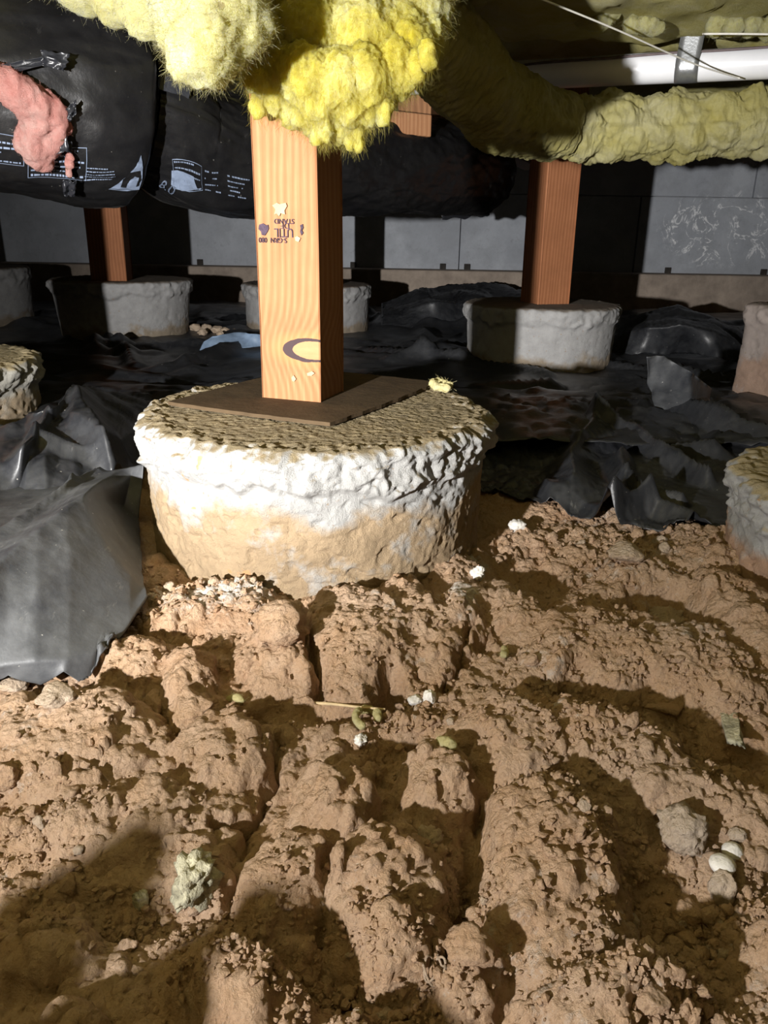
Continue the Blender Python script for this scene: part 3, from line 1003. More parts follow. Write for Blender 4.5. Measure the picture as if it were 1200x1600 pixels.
def blob(name, spheres, voxel, seed, mat, disp, it=6, fibres=0, flen=.012, down=.0, stretch=1.0, parent=None, fwidth=.00022, big=False):
    """spheres: (point, radius[, (sx,sy,sz)])"""
    bm = bmesh.new()
    for sp in spheres:
        c, r = sp[0], sp[1]
        s = sp[2] if len(sp) > 2 else (1, 1, 1)
        bmesh.ops.create_icosphere(bm, subdivisions=3, radius=1.0, matrix=Matrix.Translation(c) @ Matrix.Diagonal((r * s[0], r * s[1], r * s[2], 1)))
    tmp = bpy.data.meshes.new('tmp'); bm.to_mesh(tmp); bm.free()
    o = bpy.data.objects.new('tmp', tmp); COL.objects.link(o)
    md = o.modifiers.new('r', 'REMESH'); md.mode = 'VOXEL'; md.voxel_size = voxel
    ms = o.modifiers.new('s', 'SMOOTH'); ms.iterations = it; ms.factor = .5
    dg = bpy.context.evaluated_depsgraph_get()
    me = bpy.data.meshes.new_from_object(o.evaluated_get(dg))
    bpy.data.objects.remove(o); bpy.data.meshes.remove(tmp)
    me.name = name
    V, Nn = co_of(me), no_of(me)
    a, b, c = V[:, 0], V[:, 1], V[:, 2] / stretch
    d = np.zeros(len(V))
    for amp, fr, kind in disp:
        if kind == 'r':
            d += amp * (fbm3(a * fr, b * fr, c * fr, 3, seed, .5, True) - .2)
        else:
            d += amp * fbm3(a * fr, b * fr, c * fr, 3, seed + 3)
        seed += 11
    V = V + Nn * d[:, None]
    org = V.mean(0)
    base = Vector(org)
    put(me, V - org)
    for p_ in me.polygons:
        p_.use_smooth = True
    me.materials.clear()
    ob = link(name, me, mat, parent)
    ob.location = base
    if fibres:
        Nn = no_of(me); Vl = V - org
        g = np.random.default_rng(seed)
        idx = g.integers(0, len(Vl), fibres)
        P = Vl[idx]; D = Nn[idx] + g.normal(0, .75, (fibres, 3)); D[:, 2] -= down
        D /= np.linalg.norm(D, axis=1)[:, None]
        Ln = flen * g.uniform(.4, 1.6, fibres)[:, None]
        bend = g.normal(0, .55, (fibres, 3)); bend[:, 2] -= down * .6
        sd = np.cross(D, g.normal(0, 1, (fibres, 3))); sd /= np.linalg.norm(sd, axis=1)[:, None]
        sd *= fwidth
        rows = []
        for f_ in (0, .33, .66, 1.0):
            c_ = P - D * .002 + D * Ln * f_ + bend * Ln * f_ * f_
            rows.append(c_ - sd * (1 - .6 * f_)); rows.append(c_ + sd * (1 - .6 * f_))
        Q = np.stack(rows, 1)     # n,8,3
        base_i = np.arange(fibres)[:, None] * 8
        F = np.concatenate([base_i + np.array([[0, 1, 3, 2]]), base_i + np.array([[2, 3, 5, 4]]), base_i + np.array([[4, 5, 7, 6]])])
        fo = link('loose_fibres', mesh_np('loose_fibres', Q.reshape(-1, 3), F), mat, ob)
        fo['kind'] = 'stuff'
    return ob


def sph(px, py, t, rpx, s=(1, 1, 1)):
    return (at(px, py, t), rpx * t / FPX, s)


FUZZ = [(.009, 26, 'n'), (.005, 60, 'r'), (.0025, 150, 'n')]


def sphy(px, py, y, rpx, s=(1, 1, 1)):
    p = aty(px, py, y)
    return (p, rpx * (p - CAM).dot(ROT @ Vector((0, 0, -1))) / FPX, s)


o = blob('insulation_clump', [sphy(328, 14, .84, 84), sphy(325, 68, .82, 60), sphy(290, 45, .83, 50), sphy(378, 40, .84, 46), sphy(296, 90, .81, 38), sphy(340, 80, .82, 38),
                              sphy(335, -50, .88, 92), sphy(384, 58, .83, 30), sphy(268, 15, .84, 32)], .0042, 301, MAT['yellow'], FUZZ, fibres=30000, flen=.005, down=.1, fwidth=.00014)
tag(o, 'pale yellow rounded clump of insulation drooping above the black duct', 'insulation')

g = random.Random(5)
S = [sphy(440, 10, 1.02, 82), sphy(530, -5, 1.04, 100), sphy(620, 0, 1.04, 82), sphy(650, 25, 1.02, 46), sphy(480, 60, .98, 62), sphy(560, 70, .99, 70), sphy(620, 70, 1.0, 54),
     sphy(440, 108, .95, 34), sphy(480, 120, .94, 42), sphy(525, 130, .94, 44), sphy(566, 126, .945, 42), sphy(605, 110, .96, 40), sphy(636, 80, .98, 40), sphy(662, 55, 1.0, 28),
     sphy(500, 160, .94, 28), sphy(545, 162, .945, 30), sphy(578, 152, .95, 26), sphy(420, 132, .95, 22), sphy(411, 148, .96, 13), sphy(404, 122, .94, 22), sphy(402, 96, .945, 26), sphy(410, 60, .95, 34)]
for (x, y, rr, L) in ((500, 188, 17, 1.5), (484, 198, 10, 1.5), (530, 186, 16, 1.6), (548, 192, 14, 1.8), (558, 208, 9, 2.4), (598, 152, 15, 1.6), (600, 176, 8, 2.2), (636, 112, 14, 1.7),
                      (404, 166, 8, 2.0), (430, 155, 14, 1.4), (455, 168, 16, 1.4), (510, 204, 10, 1.7), (470, 178, 12, 1.5), (575, 178, 11, 1.9), (620, 112, 16, 1.5), (560, 224, 5, 2.4),
                      (668, 88, 9, 2), (650, 102, 10, 2), (494, 214, 6, 2), (530, 212, 7, 2), (545, 220, 5, 2.2)):
    S.append(sphy(x, y, .945 + g.uniform(-.008, .014), rr, (1, 1, L)))
o = blob('hanging_insulation', S, .0030, 331, MAT['yellow_deep'], [(.007, 24, 'n'), (.006, 60, 'r'), (.006, 130, 'r'), (.0025, 300, 'n')], it=2, fibres=60000, flen=.0062, down=1.0, stretch=2.2, fwidth=.00013)
tag(o, 'ragged bright yellow insulation hanging torn over the top of the knotted post', 'insulation')

o = blob('insulation_clump', [sphy(70, -70, 1.15, 56), sphy(130, -45, 1.12, 58), sphy(185, -20, 1.08, 56), sphy(232, 12, 1.04, 46), sphy(0, -95, 1.2, 56), sphy(200, -80, 1.1, 80)], .006, 351, MAT['yellow'], FUZZ, fibres=6000, flen=.006)
tag(o, 'sagging yellow insulation edge behind the rounded clump', 'insulation')

# wrapped pipe: from the middle down and across to the right
Cw = [at(500, -130, 1.27), at(550, -55, 1.31), at(610, 10, 1.36), at(680, 65, 1.42), at(740, 130, 1.50), at(800, 178, 1.60), at(868, 196, 1.70)]
Cd = [at(838, 194, 1.68), at(900, 198, 1.72), at(1000, 200, 1.72), at(1100, 196, 1.70), at(1200, 193, 1.68), at(1400, 186, 1.62), at(1700, 175, 1.56)]


def wrap_disp(seed, amp, fs, fp, ridge):
    def f(s, ph):
        cx, cy, cz = s * fs, np.cos(ph) * fp, np.sin(ph) * fp
        lum = 0
        # pillow bulges: worley over (s, phi)
        f1, f2, cid = worley2(s * fs + .25 * np.sin(ph * 2), ph / (2 * math.pi) * 5 + 30, seed)
        lum = amp * (1 - smooth(.0, .8, f1) * .9) * (.5 + .8 * cid) - amp * .4
        return lum + amp * .45 * fbm3(cx * 2.2, cy * 2.2, cz * 2.2, 3, seed + 4) + ridge * fbm3(s * 70, np.cos(ph) * 3, np.sin(ph) * 3, 3, seed + 6, .5, True)
    return f


ip = bpy.data.objects.new('insulated_pipe', None); COL.objects.link(ip); ip.location = Cd[0]
tag(ip, 'lumpy yellow insulation wrapped pipe bending down and running below the white pipe', 'pipe')


def rebase(me, loc):
    put(me, co_of(me) - np.array(loc)[None])
    return me


link('insulation_sleeve', rebase(tube('insulation_sleeve', catmull(Cw, 60), np.linspace(.090, .066, 361), 90, wrap_disp(401, .012, 9, 1.0, .010)), ip.location), MAT['yellow_wrap'], ip)
link('insulation_sleeve', rebase(tube('insulation_sleeve', catmull(Cd, 70), .062, 96, wrap_disp(411, .020, 16, 1.0, .006)), ip.location), MAT['yellow_wrap'], ip)
Cp = [Vector(v) + Vector((0, 0, 0)) for v in Cd]
link('pipe_core', rebase(tube('pipe_core', catmull([tuple(v) for v in Cd], 8), .02, 14), ip.location), MAT['cable'], ip)

# ------------------------------------------------------------------ white pipe, tape strap, cable, strings
w0, w1 = at(352, 141, 2.12), at(1200, 98, 1.62)
d_ = (w1 - w0)
e0, e1 = w0 - d_ * .25, w1 + d_ * .6
NP = 40
Cpv = [tuple(e0.lerp(e1, q / NP)) for q in range(NP + 1)]
pv = link('white_pipe', tube('white_pipe', Cpv, .031, 28), MAT['pvc'])
tag(pv, 'smooth white plastic drain pipe strapped up under the yellow batts', 'pipe')
pr = hit(1004, 82, Vector(w1), Vector((0, 1, -.3)).normalized())
# printed marks along the pipe
axis = d_.normalized(); up = Vector((0, 0, 1)); sdv = axis.cross(up).normalized()


def pipe_pt(px, ang, r):
    # nearest axis point whose picture column is px
    best = min((e0.lerp(e1, q / 800) for q in range(801)), key=lambda P: abs(600 + FPX * ((ROT.transposed() @ (P - CAM)).x / -(ROT.transposed() @ (P - CAM)).z) - px))
    u = sdv.cross(axis).normalized()
    return best + r * (math.cos(ang) * (sdv if sdv.y < 0 else -sdv) + math.sin(ang) * (u if u.z > 0 else -u))


bm = bmesh.new()
for (a, b) in ((962, 968), (970, 976), (978, 984), (986, 990), (1000, 1010)):
    for (h0, h1) in ((.78, .90), (.94, 1.0)):
        q = [pipe_pt(a, h0, .0314), pipe_pt(b, h0, .0314), pipe_pt(b, h1, .0314), pipe_pt(a, h1, .0314)]
        bm.faces.new([bm.verts.new(v) for v in q])
link('printed_mark', bm_mesh('printed_mark', bm), MAT['cable'], pv)
cab = [pipe_pt(px, an, .0345) for px, an in ((760, .2), (800, .35), (850, .55), (920, .60), (980, .66), (1050, .78), (1120, .74), (1200, .80), (1300, .9))]
o = link('thin_cable', tube('thin_cable', catmull([tuple(c) for c in cab], 10), .0026, 8), MAT['cable'])
tag(o, 'thin dark cable lying along the top of the white pipe', 'cable')
# tape strap: loop under the pipe and two tails up to the batt
tw = .024
rows = []
pc = pipe_pt(1076, 0, 0)
u = sdv.cross(axis).normalized(); u = u if u.z > 0 else -u
fr_ = sdv if sdv.y < 0 else -sdv
prof = [pc + fr_ * .030 + u * .20 + axis * .022, pc + fr_ * .031 + u * .12 + axis * .012, pc + fr_ * .0325 + u * .05 + axis * .003]
for q in range(13):
    an = math.radians(15 - 210 * q / 12)
    prof.append(pc + .0325 * (math.cos(an) * fr_ + math.sin(an) * u))
prof += [pc - fr_ * .034 + u * .06, pc - fr_ * .036 + u * .19]
V = []
for P in prof:
    for s_ in (-1, -.5, 0, .5, 1):
        V.append(P + axis * s_ * tw)
me = mesh_np('tape_strap', np.array([v[:] for v in V]), grid_faces(len(prof), 5))
o = link('tape_strap', me, MAT['tape']); mo = o.modifiers.new('solid', 'SOLIDIFY'); mo.thickness = .0008
tag(o, 'grey duct tape strap looped under the white pipe', 'tape')
o = link('string', tube('string', catmull([tuple(at(835, -6, 1.20)), tuple(at(960, 45, 1.34)), tuple(at(1080, 98, 1.50)), tuple(at(1155, 122, 1.585))], 14), .0016, 8), MAT['string'])
tag(o, 'pale string slanting down across the white pipe', 'string')
o = link('string', tube('string', catmull([tuple(at(1098, 53, 1.42)), tuple(at(1160, 53, 1.42)), tuple(at(1300, 55, 1.42))], 10), .0019, 8), MAT['string'])
tag(o, 'bright white string stretched level above the white pipe', 'string')
for (lab, L_, sd_) in (('torn yellow tuft stuck to the batt beside the slanting string', [(915, 26, 18), (940, 28, 18), (958, 22, 12), (930, 36, 12)], 501),
                       ('small yellow tuft under the batt left of the tape strap', [(990, 38, 14), (1010, 40, 16), (1030, 44, 10)], 511),
                       ('bright yellow tuft above the level string', [(1120, 40, 16), (1145, 38, 18), (1175, 40, 17), (1205, 44, 18)], 521)):
    o = blob('insulation_tuft', [sph(a, b, 1.50, c) for a, b, c in L_], .004, sd_, MAT['yellow'], [(.006, 60, 'n'), (.003, 120, 'r')], fibres=800, flen=.006)
    tag(o, lab, 'insulation')

# ------------------------------------------------------------------ black flexible duct
DP = [(-2.6, 1.50, .645), (-1.7, 1.42, .638), (-1.05, 1.38, .636), (-.72, 1.42, .632), (-.47, 1.57, .614), (-.40, 1.645, .576), (-.30, 1.76, .560), (-.04, 2.06, .578), (.16, 2.32, .588), (.26, 2.46, .590)]
DC = catmull(DP, 60)
ds = np.concatenate([[0], np.cumsum(np.linalg.norm(np.diff(DC, axis=0), axis=1))])
DT, DS, DU = tube_frames(DC)
ji = int(np.argmin(np.abs(DC[:, 0] + .465)))
JS = ds[ji]


def duct_r(s, ph):
    s = np.asarray(s, float); ph = np.asarray(ph, float)
    before = s < JS
    r = np.where(before, .154 - .004 * smooth(.05, 0., JS - s), .114)
    r = r + np.where(before, .012 * np.exp(-((JS - s - .10) / .07) ** 2), -.006 * np.exp(-((s - JS) / .04) ** 2))
    r = np.where(before, r - .05 * smooth(.035, 0, JS - s) ** 2, r)
    a, b = np.cos(ph), np.sin(ph)
    r = r + .010 * fbm3(s * 5, a * 1.6, b * 1.6, 3, 611) + .0055 * fbm3(s * 16, a * 6, b * 6, 3, 621, .5, True)
    nearj = np.exp(-np.abs(s - JS) / .06)
    r = r + .006 * nearj * fbm3(s * 9, a * 14, b * 14, 2, 631)
    return r


def duct_pt(s, ph, off=0.0):
    s = np.atleast_1d(s).astype(float); ph = np.atleast_1d(ph).astype(float)
    P = np.stack([np.interp(s, ds, DC[:, k]) for k in range(3)], -1)
    Sx = np.stack([np.interp(s, ds, DS[:, k]) for k in range(3)], -1)
    Ux = np.stack([np.interp(s, ds, DU[:, k]) for k in range(3)], -1)
    r = duct_r(s, ph) + off
    return P + r[:, None] * (np.cos(ph)[:, None] * Sx + np.sin(ph)[:, None] * Ux)


def proj(P):
    L = (np.asarray(P) - np.array(CAM)) @ np.array(ROT)
    return 600 + FPX * L[:, 0] / -L[:, 2], 800 - FPX * L[:, 1] / -L[:, 2], -L[:, 2]


_s = np.linspace(0, ds[-1], 700); _p = np.linspace(-math.pi, math.pi, 360)
_SS, _PP = np.meshgrid(_s, _p, indexing='ij')
_pts = duct_pt(_SS.ravel(), _PP.ravel())
_x, _y, _z = proj(_pts)


def duct_at(px, py):
    d = np.hypot(_x - px, _y - py)
    ok = np.where(d < d.min() + 3)[0]
    k = ok[np.argmin(_z[ok])]
    return _SS.ravel()[k], _PP.ravel()[k]


duct = bpy.data.objects.new('flexible_duct', None); COL.objects.link(duct); duct.location = DC[ji]
tag(duct, 'fat black plastic wrapped flexible duct with a pink tear and pale blue print', 'duct')


def duct_section(s0, s1, n, name):
    s = np.linspace(s0, s1, n); ph = np.arange(150) * 2 * math.pi / 150
    SS, PH = np.meshgrid(s, ph, indexing='ij')
    V = duct_pt(SS.ravel(), PH.ravel())
    F = grid_faces(n, 150, wrap_m=True)[:, ::-1]
    me = mesh_np(name, V - np.array(duct.location), F)
    return link(name, me, MAT['duct'], duct)


duct_section(0, JS - .0005, 330, 'duct_sleeve')
duct_section(JS + .0005, ds[-1], 240, 'duct_sleeve')


def duct_patch(name, quads, mat, off=.0022):
    """quads: list of 4-point polygons in (s, phi), finely cut so that they follow the duct"""
    VV, FF = [], []
    for q in quads:
        q = np.array(q, float)
        n, m = 7, 4
        a = np.linspace(0, 1, n)[:, None, None]; b = np.linspace(0, 1, m)[None, :, None]
        G = (q[0] * (1 - a) + q[1] * a) * (1 - b) + (q[3] * (1 - a) + q[2] * a) * b
        P = duct_pt(G[..., 0].ravel(), G[..., 1].ravel(), off)
        k = sum(len(v) for v in VV)
        VV.append(P); FF.append(grid_faces(n, m) + k)
    me = mesh_np(name, np.vstack(VV) - np.array(duct.location), np.vstack(FF))
    return link(name, me, mat, duct)


def rect(p0, p1, f):  # quad between two duct points with thickness f toward +phi
    return None


def label_block(x0, y0, x1, y1, y2, y3, rows, seed, frame=True, skip=0.0):
    """block whose top edge runs (x0,y0)-(x1,y1) and bottom edge (x0,y3)-(x1,y2) in the picture"""
    g = random.Random(seed)
    c = [duct_at(x0, y0), duct_at(x1, y1), duct_at(x1, y2), duct_at(x0, y3)]
    c = np.array(c)

    def uv(u, v):
        return (c[0] * (1 - u) + c[1] * u) * (1 - v) + (c[3] * (1 - u) + c[2] * u) * v
    Q = []

    def q(u0, v0, u1, v1):
        Q.append([uv(u0, v0), uv(u1, v0), uv(u1, v1), uv(u0, v1)])
    if frame:
        q(0, 0, 1, .02); q(0, .98, 1, 1); q(0, 0, .01, 1); q(.99, 0, 1, 1)
    for r_ in range(rows):
        v = .10 + .80 * r_ / max(1, rows - 1) if rows > 1 else .5
        u = .05
        end = g.uniform(.55, .95)
        while u < end:
            w = g.uniform(.03, .11)
            if g.random() > skip:
                q(u, v - .028, min(u + w, .95), v + .028)
            u += w + .018
    duct_patch('printed_label', Q, MAT['print'])


label_block(-70, 200, 40, 212, 262, 252, 6, 1)
label_block(42, 232, 134, 232, 284, 280, 6, 2, skip=.15)
label_block(132, 262, 182, 262, 282, 284, 5, 3, frame=False)
label_block(268, 250, 315, 262, 300, 292, 5, 4)
label_block(318, 264, 352, 268, 308, 302, 4, 5, frame=False, skip=.2)
label_block(354, 272, 393, 280, 315, 309, 5, 6, frame=False, skip=.1)
# solid pale panel and digits on the second sleeve, sail shaped emblem on the first


def poly_patch(name, pts, mat, off=.0024):
    P = np.array([duct_at(*p) for p in pts])
    bm = bmesh.new()
    f = bm.faces.new([bm.verts.new((p[0], p[1], 0)) for p in P])
    bmesh.ops.triangulate(bm, faces=bm.faces[:])
    bmesh.ops.subdivide_edges(bm, edges=bm.edges[:], cuts=3, use_grid_fill=True)
    V = np.array([v.co[:] for v in bm.verts])
    W_ = duct_pt(V[:, 0], V[:, 1], off) - np.array(duct.location)
    for v, w in zip(bm.verts, W_):
        v.co = w
    me = bpy.data.meshes.new(name); bm.to_mesh(me); bm.free()
    return link(name, me, mat, duct)


poly_patch('printed_emblem', [(170, 297), (186, 288), (200, 276), (212, 260), (221, 243), (224, 262), (222, 284), (214, 299), (192, 301)], MAT['print'])
poly_patch('emblem_hook', [(191, 291), (194, 280), (204, 271), (218, 268), (222, 276), (219, 288), (214, 291), (217, 279), (212, 275), (203, 279), (200, 288), (196, 293)], MAT['duct'], .0034)
poly_patch('printed_panel', [(268, 268), (300, 276), (308, 298), (286, 300), (266, 288)], MAT['print'])
# digits printed low on the second sleeve
tm = text_mesh('8.0', 1.0)
V = co_of(tm); V -= (V.max(0) + V.min(0)) / 2; V /= (V.max(0) - V.min(0) + 1e-9)
ca, cb, cc = np.array(duct_at(252, 289)), np.array(duct_at(273, 302)), np.array(duct_at(256, 281))
mid = (ca + cb) / 2
SP = mid + V[:, :1] * (cb - ca) + V[:, 1:2] * (cc - ca) * 1.3
put(tm, duct_pt(SP[:, 0], SP[:, 1], .0026) - np.array(duct.location)); tm.materials.clear()
link('printed_digits', tm, MAT['print'], duct)

# shiny tape where the two sleeves meet
VV = []
sT = np.linspace(JS - .012, JS + .03, 8); pT = np.linspace(-2.9, .6, 60) + math.pi
SS, PH = np.meshgrid(sT, pT, indexing='ij')
wr = .006 * fbm3(SS * 90, np.cos(PH) * 9, np.sin(PH) * 9, 3, 641)
me = mesh_np('joint_tape', duct_pt(SS.ravel(), PH.ravel(), (.010 + wr).ravel()) - np.array(duct.location), grid_faces(8, 60))
nt = M_plain('clear_tape', (.03, .032, .04), .12, .3, 40, .5, .003, .7)
link('joint_tape', me, nt, duct)


def scrap_sheet(name, pts, parent, mat, seed, amp=.010, th=.0008, n=26, label=None):
    """small ragged sheet through a 3D quad"""
    q = np.array([p[:] for p in pts])
    a = np.linspace(0, 1, n)[:, None, None]; b = np.linspace(0, 1, n)[None, :, None]
    G = (q[0] * (1 - a) + q[1] * a) * (1 - b) + (q[3] * (1 - a) + q[2] * a) * b
    nr = np.cross(q[1] - q[0], q[3] - q[0]); nr /= np.linalg.norm(nr)
    A_, B_ = np.meshgrid(np.linspace(0, 1, n), np.linspace(0, 1, n), indexing='ij')
    h = amp * (facets(A_ * 2.6 + seed, B_ * 2.6, seed) + .4 * noise2(A_ * 3 + seed, B_ * 3, seed))
    edge = .12 * noise2(A_ * 5, B_ * 5, seed + 4)
    G = G + h[..., None] * nr + (q[1] - q[0]) * (edge * (np.abs(A_ - .5) * 2) ** 3)[..., None] + (q[3] - q[0]) * (edge * (np.abs(B_ - .5) * 2) ** 3)[..., None]
    off = np.array(parent.location) if parent is not None else G.reshape(-1, 3).mean(0)
    me = mesh_np(name, G.reshape(-1, 3) - off, grid_faces(n, n))
    o = link(name, me, mat, parent)
    if parent is None:
        o.location = off
    m_ = o.modifiers.new('solid', 'SOLIDIFY'); m_.thickness = th
    return o


def dsurf(px, py, off):
    s, p_ = duct_at(px, py)
    return Vector(duct_pt(s, p_, off)[0])


PK = []
for (x, y, rr) in ((2, 128, 16), (20, 140, 20), (42, 155, 22), (62, 168, 22), (80, 178, 18), (92, 192, 15), (98, 200, 11), (60, 190, 20), (48, 205, 16), (40, 218, 12), (52, 225, 16), (58, 238, 13),
                   (66, 248, 10), (75, 215, 16), (86, 205, 12), (-20, 122, 16), (70, 232, 10)):
    PK.append((dsurf(x, y, .012), rr * 1.38 / FPX, (1, 1, 1.1)))
ob = blob('pink_insulation', PK, .0045, 651, MAT['pink'], [(.008, 40, 'n'), (.010, 60, 'r')], it=3, fibres=3500, flen=.003, stretch=2.2, fwidth=.00012)
ob.parent = duct; ob.location = ob.location - duct.location
ob['label'] = 'pink fibreglass bulging out of the torn duct wrap'
PK = [(dsurf(x, y, .014), rr * 1.38 / FPX, (1, 1, 1.3)) for (x, y, rr) in ((106, 240, 6), (106, 250, 7), (104, 262, 6))]
ob = blob('pink_insulation', PK, .003, 661, MAT['pink'], [(.004, 60, 'n')], it=2)
ob.parent = duct; ob.location = ob.location - duct.location
for k_, (qd, sd_) in enumerate(((((-10, 108), (78, 96), (104, 104), (-10, 122)), 3), (((98, 172), (114, 160), (117, 178), (104, 188)), 5), (((78, 200), (98, 196), (102, 224), (80, 232)), 7),
                                (((100, 212), (112, 214), (110, 232), (98, 226)), 9), (((92, 268), (114, 268), (112, 292), (94, 290)), 11), (((60, 92), (104, 98), (96, 120), (64, 112)), 13))):
    scrap_sheet('torn_wrap', [dsurf(a, b, .022 + .004 * (k_ % 3)) for a, b in qd], duct, MAT['plastic_dark'], sd_, .010)
# far end: hanging flap, board and foil glints
scrap_sheet('torn_wrap', [at(690, 276, 2.60), at(762, 278, 2.72), at(762, 338, 2.72), at(690, 342, 2.60)], duct, MAT['plastic_dark'], 21, .02)
scrap_sheet('torn_wrap', [at(650, 215, 2.52), at(720, 225, 2.62), at(716, 320, 2.60), at(640, 330, 2.50)], duct, MAT['plastic_dark'], 23, .05)
ob = scrap_sheet('torn_wrap', [at(738, 244, 2.66), at(756, 246, 2.70), at(752, 300, 2.70), at(744, 300, 2.66)], duct, MAT['plastic_dark'], 25, .01)
bd = scrap_sheet('pink_insulation', [at(716, 246, 2.66), at(749, 248, 2.66), at(744, 302, 2.66), at(728, 300, 2.66)], duct, MAT['pink'], 27, .012, .012)
ob = blob('pink_insulation', [sph(631, 306, 2.30, 5, (1, 1, 1.7)), sph(628, 311, 2.30, 4, (1, 1, 1.5))], .004, 671, MAT['pink'], [(.003, 60, 'n')], it=2)
ob.parent = duct; ob.location = ob.location - duct.location
for (x, y, rr) in ((702, 301, 5), (722, 297, 3)):
    V, F = ico(2)
    c = at(x, y, 2.50)
    me = mesh_np('foil_tatter', V * np.array([rr * .7, rr * .4, rr * 1.4]) * 2.5 / FPX * (1 + .2 * rng.normal(size=(len(V), 1))) + np.array(c) - np.array(duct.location), F, False)
    link('foil_tatter', me, MAT['foil'], duct)

# ------------------------------------------------------------------ black plastic sheets


def lap(G, it):
    for _ in range(it):
        H = G.copy()
        H[1:-1, 1:-1] = (G[:-2, 1:-1] + G[2:, 1:-1] + G[1:-1, :-2] + G[1:-1, 2:]) / 4
        G = H
    return G


def net_sheet(name, rows, mat, label, seed, n=22, it=6, amp=.012, fr=9.0, th=.0012, rag=.008, group='black plastic sheets', folds=()):
    """rows of (px, py, z) control points; folded sheet with crumple relief"""
    R = np.array([[onz(*p)[:] for p in row] for row in rows])
    nr, nc = R.shape[:2]
    u = np.linspace(0, nr - 1, (nr - 1) * n + 1); v = np.linspace(0, nc - 1, (nc - 1) * n + 1)
    iu = np.clip(u.astype(int), 0, nr - 2); iv = np.clip(v.astype(int), 0, nc - 2)
    fu = (u - iu)[:, None, None]; fv = (v - iv)[None, :, None]
    G = (R[iu][:, iv] * (1 - fu) + R[iu + 1][:, iv] * fu) * (1 - fv) + (R[iu][:, iv + 1] * (1 - fu) + R[iu + 1][:, iv + 1] * fu) * fv
    G = lap(G, it)
    x, y = G[..., 0], G[..., 1]
    wx = x + .03 * noise2(x * 6, y * 6, seed); wy = y + .03 * noise2(x * 6 + 4, y * 6, seed + 1)
    h = amp * (facets(wx * fr, wy * fr * 1.6, seed, .7) - .25) - amp * .55 * (facets(wx * fr * 2.1 + 5, wy * fr * 1.4, seed + 2, .8) - .25) + amp * .12 * noise2(x * 90, y * 90, seed + 3)
    G[..., 2] += h
    for (p0, p1, fh, fw) in folds:
        a0, b0 = onz(*p0, .08), onz(*p1, .08)
        vx, vy = b0.x - a0.x, b0.y - a0.y
        tt = np.clip(((wx - a0.x) * vx + (wy - a0.y) * vy) / (vx * vx + vy * vy), 0, 1)
        dd = np.hypot(wx - a0.x - tt * vx, wy - a0.y - tt * vy)
        G[..., 2] += fh * np.clip(1 - dd / fw, 0, 1) ** 1.2
    G[..., 2] = np.maximum(G[..., 2], ground(x, y) + .008)
    # ragged rim
    U, Vv = np.meshgrid(np.linspace(0, 1, len(u)), np.linspace(0, 1, len(v)), indexing='ij')
    rim = np.maximum(np.abs(U - .5), np.abs(Vv - .5)) * 2
    G[..., 1] += rag * rim ** 8 * noise2(x * 40, y * 40, seed + 5) * 2
    off = G.reshape(-1, 3).mean(0); off[2] = 0
    me = mesh_np(name, (G - off).reshape(-1, 3), grid_faces(*G.shape[:2])[:, ::-1])
    o = link(name, me, mat, loc=off)
    mo = o.modifiers.new('solid', 'SOLIDIFY'); mo.thickness = th
    tag(o, label, 'plastic sheet', group)
    return o


# broad sheet over the ground at the back
sx = np.concatenate([np.linspace(-3.0, -1.5, 30, endpoint=False), np.linspace(-1.5, 1.7, 260, endpoint=False), np.linspace(1.7, 3.0, 26)]); sy = np.linspace(1.30, 4.12, 170)
SX, SY = np.meshgrid(sx, sy, indexing='ij')
wx = SX + .06 * noise2(SX * 3, SY * 3, 701); wy = SY + .06 * noise2(SX * 3 + 7, SY * 3, 702)
SZ = ground(SX, SY) * .4 + .045 + .05 * (facets(wx * 3.2, wy * 4.2, 703, .8) - .3) * .5 - .025 * (facets(wx * 6.1 + 3, wy * 4.7, 705, .8) - .3) + .01 * (facets(wx * 13, wy * 11, 709, .8) - .3)
rf = random.Random(17)
for _ in range(90):
    fx0, fy0 = rf.uniform(-1.6, 1.8), rf.uniform(1.35, 3.6)
    fa, fl = rf.uniform(-.7, .7) + rf.choice((0, 0, 1.4)), rf.uniform(.25, .8)
    vx, vy = math.cos(fa) * fl, math.sin(fa) * fl
    tt = np.clip(((wx - fx0) * vx + (wy - fy0) * vy) / fl ** 2, 0, 1)
    dd = np.hypot(wx - fx0 - tt * vx, wy - fy0 - tt * vy)
    SZ = SZ + rf.uniform(.012, .035) * np.clip(1 - dd / rf.uniform(.025, .06), 0, 1) * (1 - np.abs(tt - .5))
SZ = np.maximum(SZ, ground(SX, SY) + .010 + .028 * (SY < 1.8))
SYe = SY + .10 * smooth(1.7, 1.30, SY) * noise2(SX * 3, SX * 0 + 2, 707)
o = link('plastic_sheet', mesh_np('plastic_sheet', np.stack([SX, SYe, SZ], -1).reshape(-1, 3), grid_faces(len(sx), 170)), MAT['plastic'])
mo = o.modifiers.new('solid', 'SOLIDIFY'); mo.thickness = .0012
tag(o, 'wide black plastic ground sheet spread between the back piers and the foundation wall', 'plastic sheet', 'black plastic sheets')

